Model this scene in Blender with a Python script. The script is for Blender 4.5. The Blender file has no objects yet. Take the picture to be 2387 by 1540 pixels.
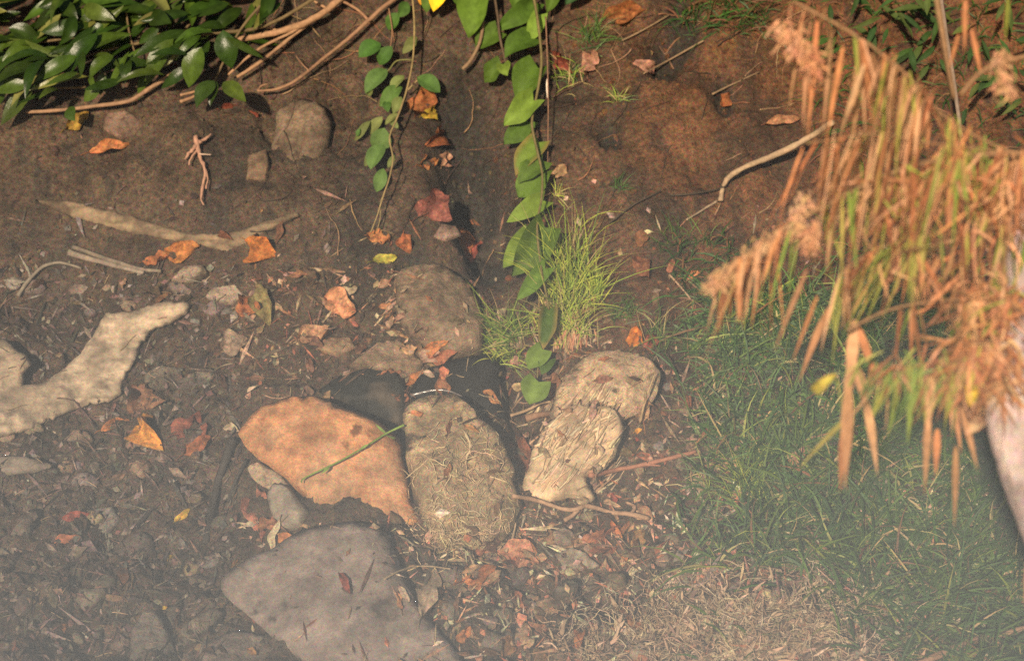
import bpy, math, random
import numpy as np
from mathutils import Vector, Matrix
from mathutils.bvhtree import BVHTree
from mathutils.geometry import delaunay_2d_cdt

random.seed(7)
RNG = np.random.default_rng(11)
scene = bpy.context.scene
COL = scene.collection

# ------------------------------------------------------------------ camera
CAM = Vector((0.0, -6.0, 1.70))
PITCH = math.radians(15.0)
LENS, SENSOR = 72.0, 36.0
W, H = 2387.0, 1540.0
cd = bpy.data.cameras.new('camera')
cam = bpy.data.objects.new('camera', cd); COL.objects.link(cam)
cam.location = CAM
cam.rotation_euler = (math.pi / 2 - PITCH, 0, 0)
cd.lens = LENS; cd.sensor_width = SENSOR; cd.clip_end = 500; cd.clip_start = 0.05
cd.dof.use_dof = True; cd.dof.focus_distance = 5.75; cd.dof.aperture_fstop = 2.3
scene.camera = cam
FWD = Vector((0, math.cos(PITCH), -math.sin(PITCH)))
UP = Vector((0, math.sin(PITCH), math.cos(PITCH)))
RIGHT = Vector((1, 0, 0))

# ------------------------------------------------------------------ light: a flash-like low sun from behind the camera, night sky
L_UP, L_RIGHT = 3.5, -12.5
SUN_EL = 15.0 + L_UP
SUN_AZ = L_RIGHT
world = bpy.data.worlds.new('World'); scene.world = world; world.use_nodes = True
wn = world.node_tree
sky = wn.nodes.new('ShaderNodeTexSky'); sky.sky_type = 'NISHITA'; sky.sun_disc = False
sky.sun_elevation = math.radians(SUN_EL); sky.sun_rotation = math.radians(180 - SUN_AZ)
wn.nodes['Background'].inputs['Strength'].default_value = 0.045
wn.links.new(sky.outputs[0], wn.nodes['Background'].inputs['Color'])
sl = bpy.data.lights.new('sun', 'SUN'); sl.energy = 4.2; sl.angle = math.radians(1.6); sl.color = (1.0, 0.81, 0.60)
sun = bpy.data.objects.new('sun', sl); COL.objects.link(sun)
e_, a_ = math.radians(SUN_EL), math.radians(SUN_AZ)
to_sun = Vector((math.sin(a_) * math.cos(e_), -math.cos(a_) * math.cos(e_), math.sin(e_)))
sun.rotation_euler = to_sun.to_track_quat('Z', 'Y').to_euler()
sun.location = to_sun * 12
scene.view_settings.view_transform = 'Standard'
scene.view_settings.look = 'None'
scene.view_settings.exposure = 0.52
scene.view_settings.gamma = 1.0
scene.view_settings.use_curve_mapping = False
scene.cycles.max_bounces = 5
scene.cycles.volume_bounces = 0
scene.cycles.use_denoising = False

# ------------------------------------------------------------------ helpers
def ray(u, v):
    x = (u / W - 0.5) * SENSOR / LENS
    y = (0.5 - v / H) * SENSOR / LENS * H / W
    return (FWD + RIGHT * x + UP * y).normalized()

def at(u, v, d):
    r = ray(u, v)
    return CAM + r * (d / r.dot(FWD))

def mpp(d):                      # metres per photo pixel at depth d
    return d * SENSOR / LENS / W

_perm = RNG.permutation(256).astype(np.int64)
_perm = np.concatenate([_perm, _perm, _perm])
_grad = RNG.normal(size=(256, 3)); _grad /= np.linalg.norm(_grad, axis=1)[:, None]

def perlin(P):
    P = np.asarray(P, dtype=np.float64)
    i = np.floor(P).astype(np.int64); f = P - i; i &= 255
    w = f * f * f * (f * (f * 6 - 15) + 10)
    out = 0
    for dx in (0, 1):
        for dy in (0, 1):
            for dz in (0, 1):
                h = _perm[_perm[_perm[i[:, 0] + dx] + i[:, 1] + dy] + i[:, 2] + dz]
                g = _grad[h]
                d = g[:, 0] * (f[:, 0] - dx) + g[:, 1] * (f[:, 1] - dy) + g[:, 2] * (f[:, 2] - dz)
                out = out + d * (w[:, 0] if dx else 1 - w[:, 0]) * (w[:, 1] if dy else 1 - w[:, 1]) * (w[:, 2] if dz else 1 - w[:, 2])
    return out

def fbm(P, octv=4, gain=0.5):
    P = np.asarray(P, dtype=np.float64); a = 1.0; s = 0
    for k in range(octv):
        s = s + a * perlin(P * 2.0 ** k + 17.3 * k); a *= gain
    return s

class MB:
    """Collects vertices, faces and per-vertex base colours for one mesh."""
    def __init__(s): s.v = []; s.f = []; s.c = []; s.n = 0
    def add(s, verts, faces, col):
        verts = [tuple(p) for p in verts]
        s.v += verts
        n = s.n
        s.f += [tuple(i + n for i in f) for f in faces]
        if isinstance(col, list): s.c += col
        else: s.c += [tuple(col)] * len(verts)
        s.n += len(verts)
    def build(s, name, mat, parent=None, origin=None, smooth=True):
        o = origin
        if o is None and parent is None:
            arr = np.array(s.v); o = Vector(((arr[:, 0].min() + arr[:, 0].max()) / 2, (arr[:, 1].min() + arr[:, 1].max()) / 2, arr[:, 2].min()))
        if o is None: o = Vector((0, 0, 0))
        base = parent_world(parent) if parent is not None else Vector((0, 0, 0))
        if parent is not None and origin is None: o = base
        me = bpy.data.meshes.new(name)
        ov = np.array(s.v) - np.array(o)
        me.from_pydata([tuple(p) for p in ov], [], s.f)
        ca = me.color_attributes.new('Col', 'FLOAT_COLOR', 'POINT')
        cc = np.ones((len(s.v), 4), dtype=np.float32); cc[:, :3] = np.array(s.c)
        ca.data.foreach_set('color', cc.ravel())
        if smooth: me.polygons.foreach_set('use_smooth', [True] * len(me.polygons))
        me.materials.append(mat)
        ob = bpy.data.objects.new(name, me); COL.objects.link(ob)
        if parent is not None: ob.parent = parent
        ob.location = o - base
        return ob

def parent_world(o):
    p = Vector((0, 0, 0))
    while o is not None: p = p + Vector(o.location); o = o.parent
    return p

LABELS = {}
def tag(o, label, cat, group=None, kind=None):
    if label: o['label'] = label
    if cat: o['category'] = cat
    if group: o['group'] = group
    if kind: o['kind'] = kind
    return o

def empty(name, loc, label, cat, group=None):
    o = bpy.data.objects.new(name, None); COL.objects.link(o); o.location = loc; o.empty_display_size = 0.05
    return tag(o, label, cat, group)

def jit(c, a=0.15):
    k = 1 + random.uniform(-a, a)
    return tuple(max(0.004, x * k * (1 + random.uniform(-a, a) * 0.4)) for x in c)

# ------------------------------------------------------------------ materials
def mat(name, rough=0.85, spec=0.25, nscale=60, namt=0.3, bump=0.3, bscale=90, bdist=0.004, transl=0.0, spots=None, nscale2=None, grain=0.0):
    m = bpy.data.materials.new(name); m.use_nodes = True
    nt = m.node_tree; N = nt.nodes; K = nt.links
    b = N['Principled BSDF']; out = N['Material Output']
    geo = N.new('ShaderNodeNewGeometry')
    at_ = N.new('ShaderNodeAttribute'); at_.attribute_name = 'Col'
    no = N.new('ShaderNodeTexNoise'); no.inputs['Scale'].default_value = nscale; no.inputs['Detail'].default_value = 5; no.inputs['Roughness'].default_value = 0.65
    K.new(geo.outputs['Position'], no.inputs['Vector'])
    mr = N.new('ShaderNodeMapRange'); mr.inputs[1].default_value = 0.3; mr.inputs[2].default_value = 0.7
    mr.inputs[3].default_value = 1 - namt; mr.inputs[4].default_value = 1 + namt
    K.new(no.outputs['Fac'], mr.inputs[0])
    mul = N.new('ShaderNodeVectorMath'); mul.operation = 'SCALE'
    K.new(at_.outputs['Color'], mul.inputs[0]); K.new(mr.outputs[0], mul.inputs['Scale'])
    colout = mul.outputs[0]
    if nscale2:
        n2 = N.new('ShaderNodeTexNoise'); n2.inputs['Scale'].default_value = nscale2; n2.inputs['Detail'].default_value = 3
        K.new(geo.outputs['Position'], n2.inputs['Vector'])
        m2 = N.new('ShaderNodeMapRange'); m2.inputs[1].default_value = 0.35; m2.inputs[2].default_value = 0.65; m2.inputs[3].default_value = 0.72; m2.inputs[4].default_value = 1.28
        K.new(n2.outputs['Fac'], m2.inputs[0])
        mm = N.new('ShaderNodeVectorMath'); mm.operation = 'SCALE'
        K.new(colout, mm.inputs[0]); K.new(m2.outputs[0], mm.inputs['Scale']); colout = mm.outputs[0]
    if spots:                                            # lichen or damp stains of their own shape
        sc_, th, scol = spots
        n3 = N.new('ShaderNodeTexNoise'); n3.inputs['Scale'].default_value = sc_; n3.inputs['Detail'].default_value = 6; n3.inputs['Roughness'].default_value = 0.6
        K.new(geo.outputs['Position'], n3.inputs['Vector'])
        m3 = N.new('ShaderNodeMapRange'); m3.inputs[1].default_value = th; m3.inputs[2].default_value = th + 0.1
        K.new(n3.outputs['Fac'], m3.inputs[0])
        mx = N.new('ShaderNodeMix'); mx.data_type = 'RGBA'
        K.new(m3.outputs[0], mx.inputs['Factor']); K.new(colout, mx.inputs['A']); mx.inputs['B'].default_value = (*scol, 1)
        colout = mx.outputs['Result']
    if grain:                                            # sand and silt grains of mixed hue
        n4 = N.new('ShaderNodeTexNoise'); n4.inputs['Scale'].default_value = 190; n4.inputs['Detail'].default_value = 2
        K.new(geo.outputs['Position'], n4.inputs['Vector'])
        m4 = N.new('ShaderNodeVectorMath'); m4.operation = 'SUBTRACT'; m4.inputs[1].default_value = (0.5, 0.5, 0.5)
        K.new(n4.outputs['Color'], m4.inputs[0])
        m5 = N.new('ShaderNodeVectorMath'); m5.operation = 'MULTIPLY_ADD'
        m5.inputs[1].default_value = (grain, grain, grain); m5.inputs[2].default_value = (1, 1, 1)
        K.new(m4.outputs[0], m5.inputs[0])
        m6 = N.new('ShaderNodeVectorMath'); m6.operation = 'MULTIPLY'
        K.new(colout, m6.inputs[0]); K.new(m5.outputs[0], m6.inputs[1]); colout = m6.outputs[0]
    K.new(colout, b.inputs['Base Color'])
    b.inputs['Roughness'].default_value = rough
    b.inputs['Specular IOR Level'].default_value = spec
    if bump:
        nb = N.new('ShaderNodeTexNoise'); nb.inputs['Scale'].default_value = bscale; nb.inputs['Detail'].default_value = 6; nb.inputs['Roughness'].default_value = 0.7
        K.new(geo.outputs['Position'], nb.inputs['Vector'])
        bp = N.new('ShaderNodeBump'); bp.inputs['Strength'].default_value = bump; bp.inputs['Distance'].default_value = bdist
        K.new(nb.outputs['Fac'], bp.inputs['Height']); K.new(bp.outputs[0], b.inputs['Normal'])
    if transl:
        t = N.new('ShaderNodeBsdfTranslucent'); K.new(colout, t.inputs['Color'])
        ms = N.new('ShaderNodeMixShader'); ms.inputs[0].default_value = transl
        K.new(b.outputs[0], ms.inputs[1]); K.new(t.outputs[0], ms.inputs[2]); K.new(ms.outputs[0], out.inputs['Surface'])
    return m

M_SOIL = mat('damp_soil', 0.85, 0.25, 60, 0.6, 1.0, 110, 0.014, nscale2=9, grain=2.2)
M_ROCK = mat('river_stone', 0.88, 0.2, 40, 0.5, 1.0, 60, 0.010, spots=(12, 0.57, (0.09, 0.065, 0.042)), nscale2=11, grain=1.6)
M_ORANGE = mat('ochre_stone', 0.85, 0.2, 30, 0.4, 0.8, 55, 0.008, spots=(12, 0.59, (0.20, 0.085, 0.032)), nscale2=9, grain=1.3)
M_GREY = mat('grey_stone', 0.85, 0.2, 40, 0.3, 0.6, 70, 0.006, spots=(10, 0.57, (0.075, 0.058, 0.05)), nscale2=12, grain=1.4)
M_WET = mat('damp_black_stone', 0.6, 0.12, 30, 0.4, 0.4, 40, 0.004)
M_SHINE = mat('wet_rim', 0.2, 0.8, 30, 0.2, 0.15, 30, 0.004)
M_WOOD = mat('bleached_wood', 0.88, 0.15, 50, 0.3, 0.6, 80, 0.006, nscale2=10, grain=1.0)
M_TWIG = mat('twig_bark', 0.75, 0.3, 60, 0.3, 0.4, 120, 0.003)
M_GLOSS = mat('glossy_leaf', 0.27, 0.22, 30, 0.35, 0.25, 40, 0.006, transl=0.1)
M_LEAF = mat('vine_leaf', 0.65, 0.15, 40, 0.25, 0.3, 80, 0.003, transl=0.15)
M_DEAD = mat('dead_leaf', 0.8, 0.15, 70, 0.6, 0.7, 120, 0.005, transl=0.08, grain=1.2, nscale2=28)
M_GRASS = mat('grass_blade', 0.5, 0.35, 30, 0.2, 0, transl=0.2)
M_STRAW = mat('dry_straw', 0.8, 0.2, 40, 0.3, 0, transl=0.1)
M_TRUNK = mat('pale_bark', 0.9, 0.1, 25, 0.35, 1.0, 45, 0.012, spots=(14, 0.62, (0.40, 0.31, 0.28)), nscale2=9, grain=1.0)

# ------------------------------------------------------------------ ground
def smooth(t): t = np.clip(t, 0, 1); return t * t * (3 - 2 * t)
def profile(y):
    # gentle shore below, steep cut bank above, levelling far beyond the frame
    y = np.asarray(y, dtype=np.float64)
    k = 0.35
    sp = k * np.logaddexp(0, y / k)                       # soft plus
    z = 0.32 * y + 1.0 * sp - 1.20 * 0.6 * np.logaddexp(0, (y - 3.2) / 0.6)
    z = np.where(y < -3, -0.96 + 0.10 * (y + 3) , z)
    return z - k * math.log(2)

def base_hit(u, v):
    r = ray(u, v); lo, hi = 1.0, 12.0
    t = np.linspace(2.0, 14.0, 1200)
    z = CAM.z + r.z * t; y = CAM.y + r.y * t
    below = np.nonzero(z < profile(y))[0]
    k = below[0] if len(below) else len(t) - 1
    return CAM + r * float(t[k])

DENTS = []      # (x, y, radius, amplitude)
def dent(u, v, r, a):
    p = base_hit(u, v); DENTS.append((p.x, p.y, r, a))
for (u, v, r, a) in [(1070, 240, .09, -.08), (1085, 320, .10, -.15), (1105, 400, .10, -.17), (1120, 470, .09, -.16), (1150, 575, .08, -.13),
                     (960, 640, .05, -.05), (1420, 362, .035, -.13), (1545, 160, .05, -.12), (1685, 245, .04, -.09), (1590, 100, .06, -.08),
                     (820, 130, .12, -.05), (800, 290, .08, -.06), (880, 240, .10, -.04),
                     (1230, 935, .075, -.13), (1090, 900, .09, -.10), (860, 940, .09, -.10), (1000, 470, .12, .03),
                     (120, 640, .16, -.06), (170, 760, .20, -.07), (330, 620, .14, -.05), (350, 395, .05, -.05), (280, 370, .05, -.05),
                     (1560, 330, .30, .05), (1480, 520, .25, .05), (1700, 620, .2, .04), (300, 330, .3, .05), (480, 440, .25, .05),
                     (1700, 1450, .28, .08), (1850, 1480, .25, .07), (1800, 1375, .08, -.07), (420, 1240, .10, -.05), (250, 1230, .06, -.06),
                     (120, 1170, .2, -.04), (500, 1150, .07, -.07), (2050, 1000, .3, .04), (1450, 1400, .10, -.04), (1250, 1080, .06, -.08),
                     (640, 320, .06, -.05), (645, 250, .05, -.05), (700, 620, .2, .04)]:
    dent(u, v, r, a)

def ground_z(x, y, fine=True):
    x = np.asarray(x, float); y = np.asarray(y, float)
    z = profile(y)
    for (px, py, r, a) in DENTS:
        z = z + a * np.exp(-((x - px) ** 2 + (y - py) ** 2 * 0.7) / (r * r))
    P = np.stack([x, y * 1.25, np.zeros_like(x)], 1)
    near = np.exp(-((np.maximum(np.abs(x) - 3, 0)) ** 2))
    z = z + 0.10 * fbm(P * 1.3 + 3, 3) + 0.050 * fbm(P * 4 + 9, 3)
    if fine:
        lower = 0.6 + 0.6 / (1 + np.exp((y - 0.1) * 4))
        z = z + lower * (0.038 * fbm(P * 12 + 5, 3) + 0.026 * np.abs(fbm(P * 30 + 1, 3)) + 0.011 * fbm(P * 75, 2))
    return z

def axis(lo, hi, step, far, n):
    mid = np.arange(lo, hi + step / 2, step)
    t = (np.linspace(0, 1, n + 1)[1:]) ** 2.2
    return np.concatenate([(lo - far * t)[::-1], mid, hi + far * t])
xs = axis(-2.0, 2.0, 0.0085, 24, 26)
ys = axis(-2.2, 2.0, 0.0085, 20, 26)
GX, GY = np.meshgrid(xs, ys)
gx, gy = GX.ravel(), GY.ravel()
gz = ground_z(gx, gy)
nx, ny = len(xs), len(ys)
idx = np.arange(nx * ny).reshape(ny, nx)
quads = np.stack([idx[:-1, :-1], idx[:-1, 1:], idx[1:, 1:], idx[1:, :-1]], -1).reshape(-1, 4)
me = bpy.data.meshes.new('ground')
me.vertices.add(len(gx)); me.vertices.foreach_set('co', np.stack([gx, gy, gz], 1).astype(np.float32).ravel())
me.loops.add(quads.size); me.loops.foreach_set('vertex_index', quads.astype(np.int32).ravel())
me.polygons.add(len(quads)); me.polygons.foreach_set('loop_start', np.arange(0, quads.size, 4, dtype=np.int32))
me.update(calc_edges=True)
me.polygons.foreach_set('use_smooth', [True] * len(quads))
# kinds of soil: red-brown clay to the right of the bank, grey-brown silt to the left, dark leaf mould on the shore
Pn = np.stack([gx, gy, np.zeros_like(gx)], 1)
na = fbm(Pn * 1.6 + 40, 4)
tr = smooth((gx + 0.15 + 0.5 * na) / 0.9)[:, None]
tl = smooth((0.15 - gy + 0.5 * na) / 0.6)[:, None]
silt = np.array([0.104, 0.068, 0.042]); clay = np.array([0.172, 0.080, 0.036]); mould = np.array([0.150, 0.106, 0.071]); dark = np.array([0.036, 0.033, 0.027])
c = silt * (1 - tr) + clay * tr
c = c * (1 - 0.75 * tl) + mould * 0.75 * tl
damp = np.maximum(smooth((fbm(Pn * 3.1 + 77, 4) - 0.08) / 0.3) * 0.6, smooth((fbm(Pn * 11 + 31, 4) - 0.10) / 0.25) * 0.55)[:, None]
gully_shade = np.zeros(len(gx))
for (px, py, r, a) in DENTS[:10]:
    gully_shade = np.maximum(gully_shade, np.exp(-((gx - px) ** 2 + (gy - py) ** 2 * 0.7) / (r * r * 1.6)))
damp = np.maximum(damp, np.clip(gully_shade * 1.25, 0, .93)[:, None])  # gully and holes: shade put into the soil colour on top of damp patches
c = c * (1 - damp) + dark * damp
for (tu, tv, trr) in [(1560, 1500, .20), (1760, 1480, .24), (1930, 1490, .18), (1470, 1480, .12), (1090, 1300, .12)]:
    tp = base_hit(tu, tv)
    k_ = (np.exp(-((gx - tp.x) ** 2 + (gy - tp.y) ** 2 * .8) / (trr * trr)) * smooth((fbm(Pn * 7 + 12, 3) + .25) / .4))[:, None] * .85
    c = c * (1 - k_) + np.array([0.50, 0.375, 0.26]) * k_
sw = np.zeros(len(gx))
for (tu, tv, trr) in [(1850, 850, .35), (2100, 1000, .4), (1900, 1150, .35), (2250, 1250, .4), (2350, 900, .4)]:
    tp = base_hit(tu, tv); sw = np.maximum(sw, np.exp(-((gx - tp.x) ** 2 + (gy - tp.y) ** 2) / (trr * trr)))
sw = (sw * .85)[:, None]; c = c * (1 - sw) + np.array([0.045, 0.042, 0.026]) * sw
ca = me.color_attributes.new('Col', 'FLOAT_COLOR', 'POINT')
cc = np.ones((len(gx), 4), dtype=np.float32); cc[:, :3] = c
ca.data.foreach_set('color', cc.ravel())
me.materials.append(M_SOIL)
ground = bpy.data.objects.new('ground', me); COL.objects.link(ground); ground['kind'] = 'structure'
ground['label'] = 'bare brown stream bank of damp soil'

# ray casting on what is already built
SOLID = []
sel = (GX > -2.4) & (GX < 2.4) & (GY > -2.6) & (GY < 2.4)
vv = [Vector(p) for p in np.stack([gx, gy, gz], 1).tolist()]
okq = sel.ravel()[quads].all(1)
SOLID.append(BVHTree.FromPolygons(vv, quads[okq].tolist()))
def solid(ob):
    m = ob.data; w = parent_world(ob)
    SOLID.append(BVHTree.FromPolygons([v.co + w for v in m.vertices], [tuple(p.vertices) for p in m.polygons]))
WHICH = [0]
def cast(o, d):
    best = None
    for si, t in enumerate(SOLID):
        loc, n, i, dist = t.ray_cast(o, d)
        if loc is not None and (best is None or dist < best[2]): best = (loc, n, dist); WHICH[0] = si
    return best
def hit(u, v, lift=0.0):
    b = cast(CAM, ray(u, v))
    if b is None: p = base_hit(u, v); n = Vector((0, -0.7, 0.7))
    else: p, n = b[0], b[1]
    if n.dot(FWD) > 0: n = -n
    return p - ray(u, v) * lift, n
def drop(x, y):
    b = cast(Vector((x, y, 6)), Vector((0, 0, -1)))
    return (b[0], b[1]) if b else (Vector((x, y, float(ground_z([x], [y])[0]))), Vector((0, 0, 1)))
def depth(p): return (p - CAM).dot(FWD)
_gs = {}
def gnorm(u, v, r=30):
    a = [base_hit(u + dx, v + dy) for dx, dy in ((0, -r), (-r, r), (r, r))]
    n = (a[1] - a[0]).cross(a[2] - a[0]).normalized()
    return n if n.dot(FWD) < 0 else -n

# ------------------------------------------------------------------ shape builders
def resample(poly, n):
    P = np.array(poly + [poly[0]], float)
    # round the outline a little
    d = np.concatenate([[0], np.cumsum(np.linalg.norm(np.diff(P, axis=0), axis=1))])
    t = np.linspace(0, d[-1], n, endpoint=False)
    Q = np.stack([np.interp(t, d, P[:, 0]), np.interp(t, d, P[:, 1])], 1)
    Q = (np.roll(Q, 1, 0) + 2 * Q + np.roll(Q, -1, 0)) / 4
    return Q

def make_rock(name, label, poly, hgt, col, m, lift=0.02, facets=5, face=0.35, seed=0, rough=0.012, cat='stone', group=None, n=56, rings=16, stain=None, register=True):
    """A closed stone: the outline stands where the stone stands, a faceted front bulges out of the bank, the back is buried in it."""
    rs = np.random.default_rng(seed + 100)
    Q = resample(poly, n); cu, cv = Q.mean(0)
    c0, _ = hit(cu, cv)
    nrm = (gnorm(cu, cv) * (1 - face) - FWD * face).normalized()
    c0 = c0 + nrm * lift
    ring = []
    for (u, v) in Q:
        r = ray(u, v); t = (c0 - CAM).dot(nrm) / r.dot(nrm)
        ring.append(CAM + r * t)
    cen = sum(ring, Vector()) / len(ring)
    ax = (RIGHT - nrm * RIGHT.dot(nrm)).normalized(); ay = nrm.cross(ax)
    R2 = np.array([[(p - cen).dot(ax), (p - cen).dot(ay)] for p in ring])
    size = np.sqrt((R2 ** 2).sum(1)).mean()
    # chip the outline
    R2 = R2 * (1 + 0.05 * fbm(np.stack([R2[:, 0] * 5 / size * .6, R2[:, 1] * 5 / size * .6, np.full(n, seed * 1.7)], 1), 3))[:, None]
    step = size * 2 / rings
    lo, hi = R2.min(0), R2.max(0)
    gxx, gyy = np.meshgrid(np.arange(lo[0], hi[0], step), np.arange(lo[1], hi[1], step))
    G = np.stack([gxx.ravel(), gyy.ravel()], 1) + rs.uniform(-.3, .3, (gxx.size, 2)) * step
    A = R2; B = np.roll(R2, -1, 0)
    def inside(Pq):
        x = Pq[:, 0][:, None]; y = Pq[:, 1][:, None]
        c = ((A[:, 1] > y) != (B[:, 1] > y)) & (x < (B[:, 0] - A[:, 0]) * (y - A[:, 1]) / (B[:, 1] - A[:, 1] + 1e-12) + A[:, 0])
        return c.sum(1) % 2 == 1
    def bdist(Pq):
        d = Pq[:, None, :] - A[None]; e = (B - A)[None]
        t = np.clip((d * e).sum(2) / ((e * e).sum(2) + 1e-12), 0, 1)
        return np.sqrt(((d - e * t[:, :, None]) ** 2).sum(2)).min(1)
    G = G[inside(G)]
    if len(G): G = G[bdist(G) > step * 0.35]
    allp = [Vector((float(a), float(c))) for a, c in np.concatenate([R2, G])]
    ov, oe, of, o1, o2, o3 = delaunay_2d_cdt(allp, [], [list(range(n))], 1, 1e-6)
    P2 = np.array([[q.x, q.y] for q in ov])
    D = bdist(P2); D[D < 1e-6] = 0
    onb = D < step * 0.02
    rad = min(size * 0.62, max(D.max(), 1e-4))
    tt = np.clip(D / rad, 0, 1)
    hh = (1 - (1 - tt) ** 2.4) ** 0.62
    for k in range(facets):
        a = rs.uniform(0, 2 * math.pi); sl_ = rs.uniform(0.2, 1.1)
        hh = np.minimum(hh, rs.uniform(0.6, 0.95) - (math.cos(a) * P2[:, 0] + math.sin(a) * P2[:, 1]) / size * sl_ * 0.8)
    hh = np.where(onb, 0, np.maximum(hh, 0.06 * (tt > 0))) * hgt
    nax, nay, nn_ = np.array(ax), np.array(ay), np.array(nrm)
    FV = np.array(cen)[None] + P2[:, :1] * nax + P2[:, 1:] * nay
    back = np.where(onb, 0, -(1 - (1 - tt) ** 2) ** .5 * hgt * 0.9)
    def rough_(V):
        d1 = fbm(V * 9 + seed * 3.7, 4); d2 = fbm(V * 34 + seed, 3)
        r1 = np.abs(fbm(V * 16 + seed * 2.3, 3))
        V = V + nn_[None] * ((d1 * rough * 2.0 - r1 * rough * 1.3 + d2 * rough * 0.7) * (0.3 + 0.7 * tt))[:, None]
        return V + nax[None] * (fbm(V * 14 + seed * 9.1, 3) * rough * 0.8)[:, None]
    Vf = rough_(FV + nn_[None] * hh[:, None])
    nF = len(Vf)
    Vb = FV + nn_[None] * back[:, None]
    map_ = np.arange(nF) + nF; map_[onb] = np.arange(nF)[onb]
    V = np.concatenate([Vf, Vb]); F = []
    for f in of:
        a, bb, cq = [V[i] for i in f[:3]]
        if np.dot(np.cross(bb - a, cq - a), nn_) < 0: f = list(f)[::-1]
        F.append(tuple(f)); F.append(tuple(int(map_[i]) for i in reversed(f)))
    # pull skirt points of the back shell that ended unused together with the rest
    used = sorted({i for f in F for i in f}); re_ = {o_: k for k, o_ in enumerate(used)}
    F = [tuple(re_[i] for i in f) for f in F]; V = V[used]
    cn = fbm(V * 6 + seed * 5, 4)
    base = np.array(col)[None] * (1 + 0.35 * cn[:, None])
    if stain is not None:
        k = smooth((fbm(V * 7 + 50 + seed, 4) - 0.02) / 0.25)[:, None] * 0.8
        base = base * (1 - k) + np.array(stain)[None] * k
    mb = MB(); mb.add(V.tolist(), F, np.clip(base, 0.004, 0.9).tolist())
    o = mb.build(name, m); tag(o, label, cat, group)
    if register: solid(o)
    return o

def tube_geo(mb, pts, r0, r1, col, sides=6, wob=0.0, sub=4):
    P = [Vector(p) for p in pts]
    # Catmull-Rom through the points
    Q = []
    for i in range(len(P) - 1):
        p0 = P[max(i - 1, 0)]; p1 = P[i]; p2 = P[i + 1]; p3 = P[min(i + 2, len(P) - 1)]
        for k in range(sub):
            t = k / sub
            Q.append(0.5 * ((2 * p1) + (p2 - p0) * t + (2 * p0 - 5 * p1 + 4 * p2 - p3) * t * t + (3 * p1 - p0 - 3 * p2 + p3) * t ** 3))
    Q.append(P[-1])
    n = len(Q); verts = []; cols = []; faces = []
    ref = Vector((0.3, 0.2, 0.9)).normalized()
    for i, p in enumerate(Q):
        d = (Q[min(i + 1, n - 1)] - Q[max(i - 1, 0)])
        d = d.normalized() if d.length > 1e-9 else Vector((0, 0, 1))
        a = d.cross(ref); a = a.normalized() if a.length > 1e-4 else Vector((1, 0, 0)); b = d.cross(a)
        t = i / (n - 1); r = r0 + (r1 - r0) * t
        r *= 1 + random.uniform(-wob, wob)
        off = (a * random.uniform(-1, 1) + b * random.uniform(-1, 1)) * r * wob
        for k in range(sides):
            g = 2 * math.pi * k / sides
            verts.append(p + off + (a * math.cos(g) + b * math.sin(g)) * r); cols.append(jit(col, 0.08))
    for i in range(n - 1):
        for k in range(sides):
            faces.append((i * sides + k, i * sides + (k + 1) % sides, (i + 1) * sides + (k + 1) % sides, (i + 1) * sides + k))
    faces.append(tuple(range(sides))[::-1]); faces.append(tuple((n - 1) * sides + k for k in range(sides)))
    mb.add(verts, faces, cols)

SHAPES = {
    'lance': lambda t: math.sin(math.pi * t ** 0.85) ** 0.9,
    'heart': lambda t: max(0.0, 1 - abs(2 * min(1, t * .9 + .1) ** 0.72 - 1) ** 2.3) ** 0.62 * (1 - .65 * t ** 5),
    'oval': lambda t: math.sin(math.pi * t) ** 0.7,
    'dead': lambda t: math.sin(math.pi * t ** 0.9) ** 0.7,
}
def leaf_geo(mb, base, tip, width, nrm, shape='oval', col=(0.1, 0.2, 0.05), curl=0.15, fold=0.25, segs=8, crumple=0.0, droop=None, rib=0.12, twist=0.0, edge=None, across=2):
    d = tip - base; L = d.length
    if L < 1e-6: return
    d = d / L
    nrm = nrm - d * nrm.dot(d); nrm = nrm.normalized() if nrm.length > 1e-5 else Vector((0, -1, 0))
    s = d.cross(nrm)
    w = SHAPES[shape]; verts = []; cols = []; faces = []
    ph = random.uniform(0, 6.28); ph2 = random.uniform(0, 6.28); lob = random.uniform(-0.3, 0.3)
    ks = [k / across for k in range(-across, across + 1)]; nk = len(ks)
    for i in range(segs + 1):
        t = i / segs
        ww = max(w(t), 0.0) * width / 2
        back = 0.0
        tw = twist * (t - 0.3)
        s2 = s * math.cos(tw) + nrm * math.sin(tw); n2 = nrm * math.cos(tw) - s * math.sin(tw)
        arch = curl * L * math.sin(math.pi * t)
        for k in ks:
            e = ww * (1 + (0.35 * crumple * math.sin(9 * t + ph + (2 if k > 0 else 0))))
            sx = k * e
            h = fold * abs(k) * e + arch
            if crumple: h += crumple * width * 0.35 * (math.sin(6.5 * t + ph + 3 * k) + 0.6 * math.sin(13 * t + ph2 - 4 * k)) * (0.3 + abs(k))
            q = base + d * (t * L) + s2 * sx + n2 * h
            if shape == 'heart' and t < 0.18: q = q - d * (abs(k) * L * 0.16 * (1 - t / 0.18))
            verts.append(q)
            f = 1 + rib * (1 if k == 0 else 0) + random.uniform(-.06, .06)
            cc_ = tuple(x * f for x in col)
            if edge is not None and (abs(k) == 1 or t > 0.85): cc_ = edge
            cols.append(cc_)
    for i in range(segs):
        for k in range(nk - 1):
            a = i * nk + k; faces.append((a, a + 1, a + nk + 1, a + nk))
    mb.add(verts, faces, cols)

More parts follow.
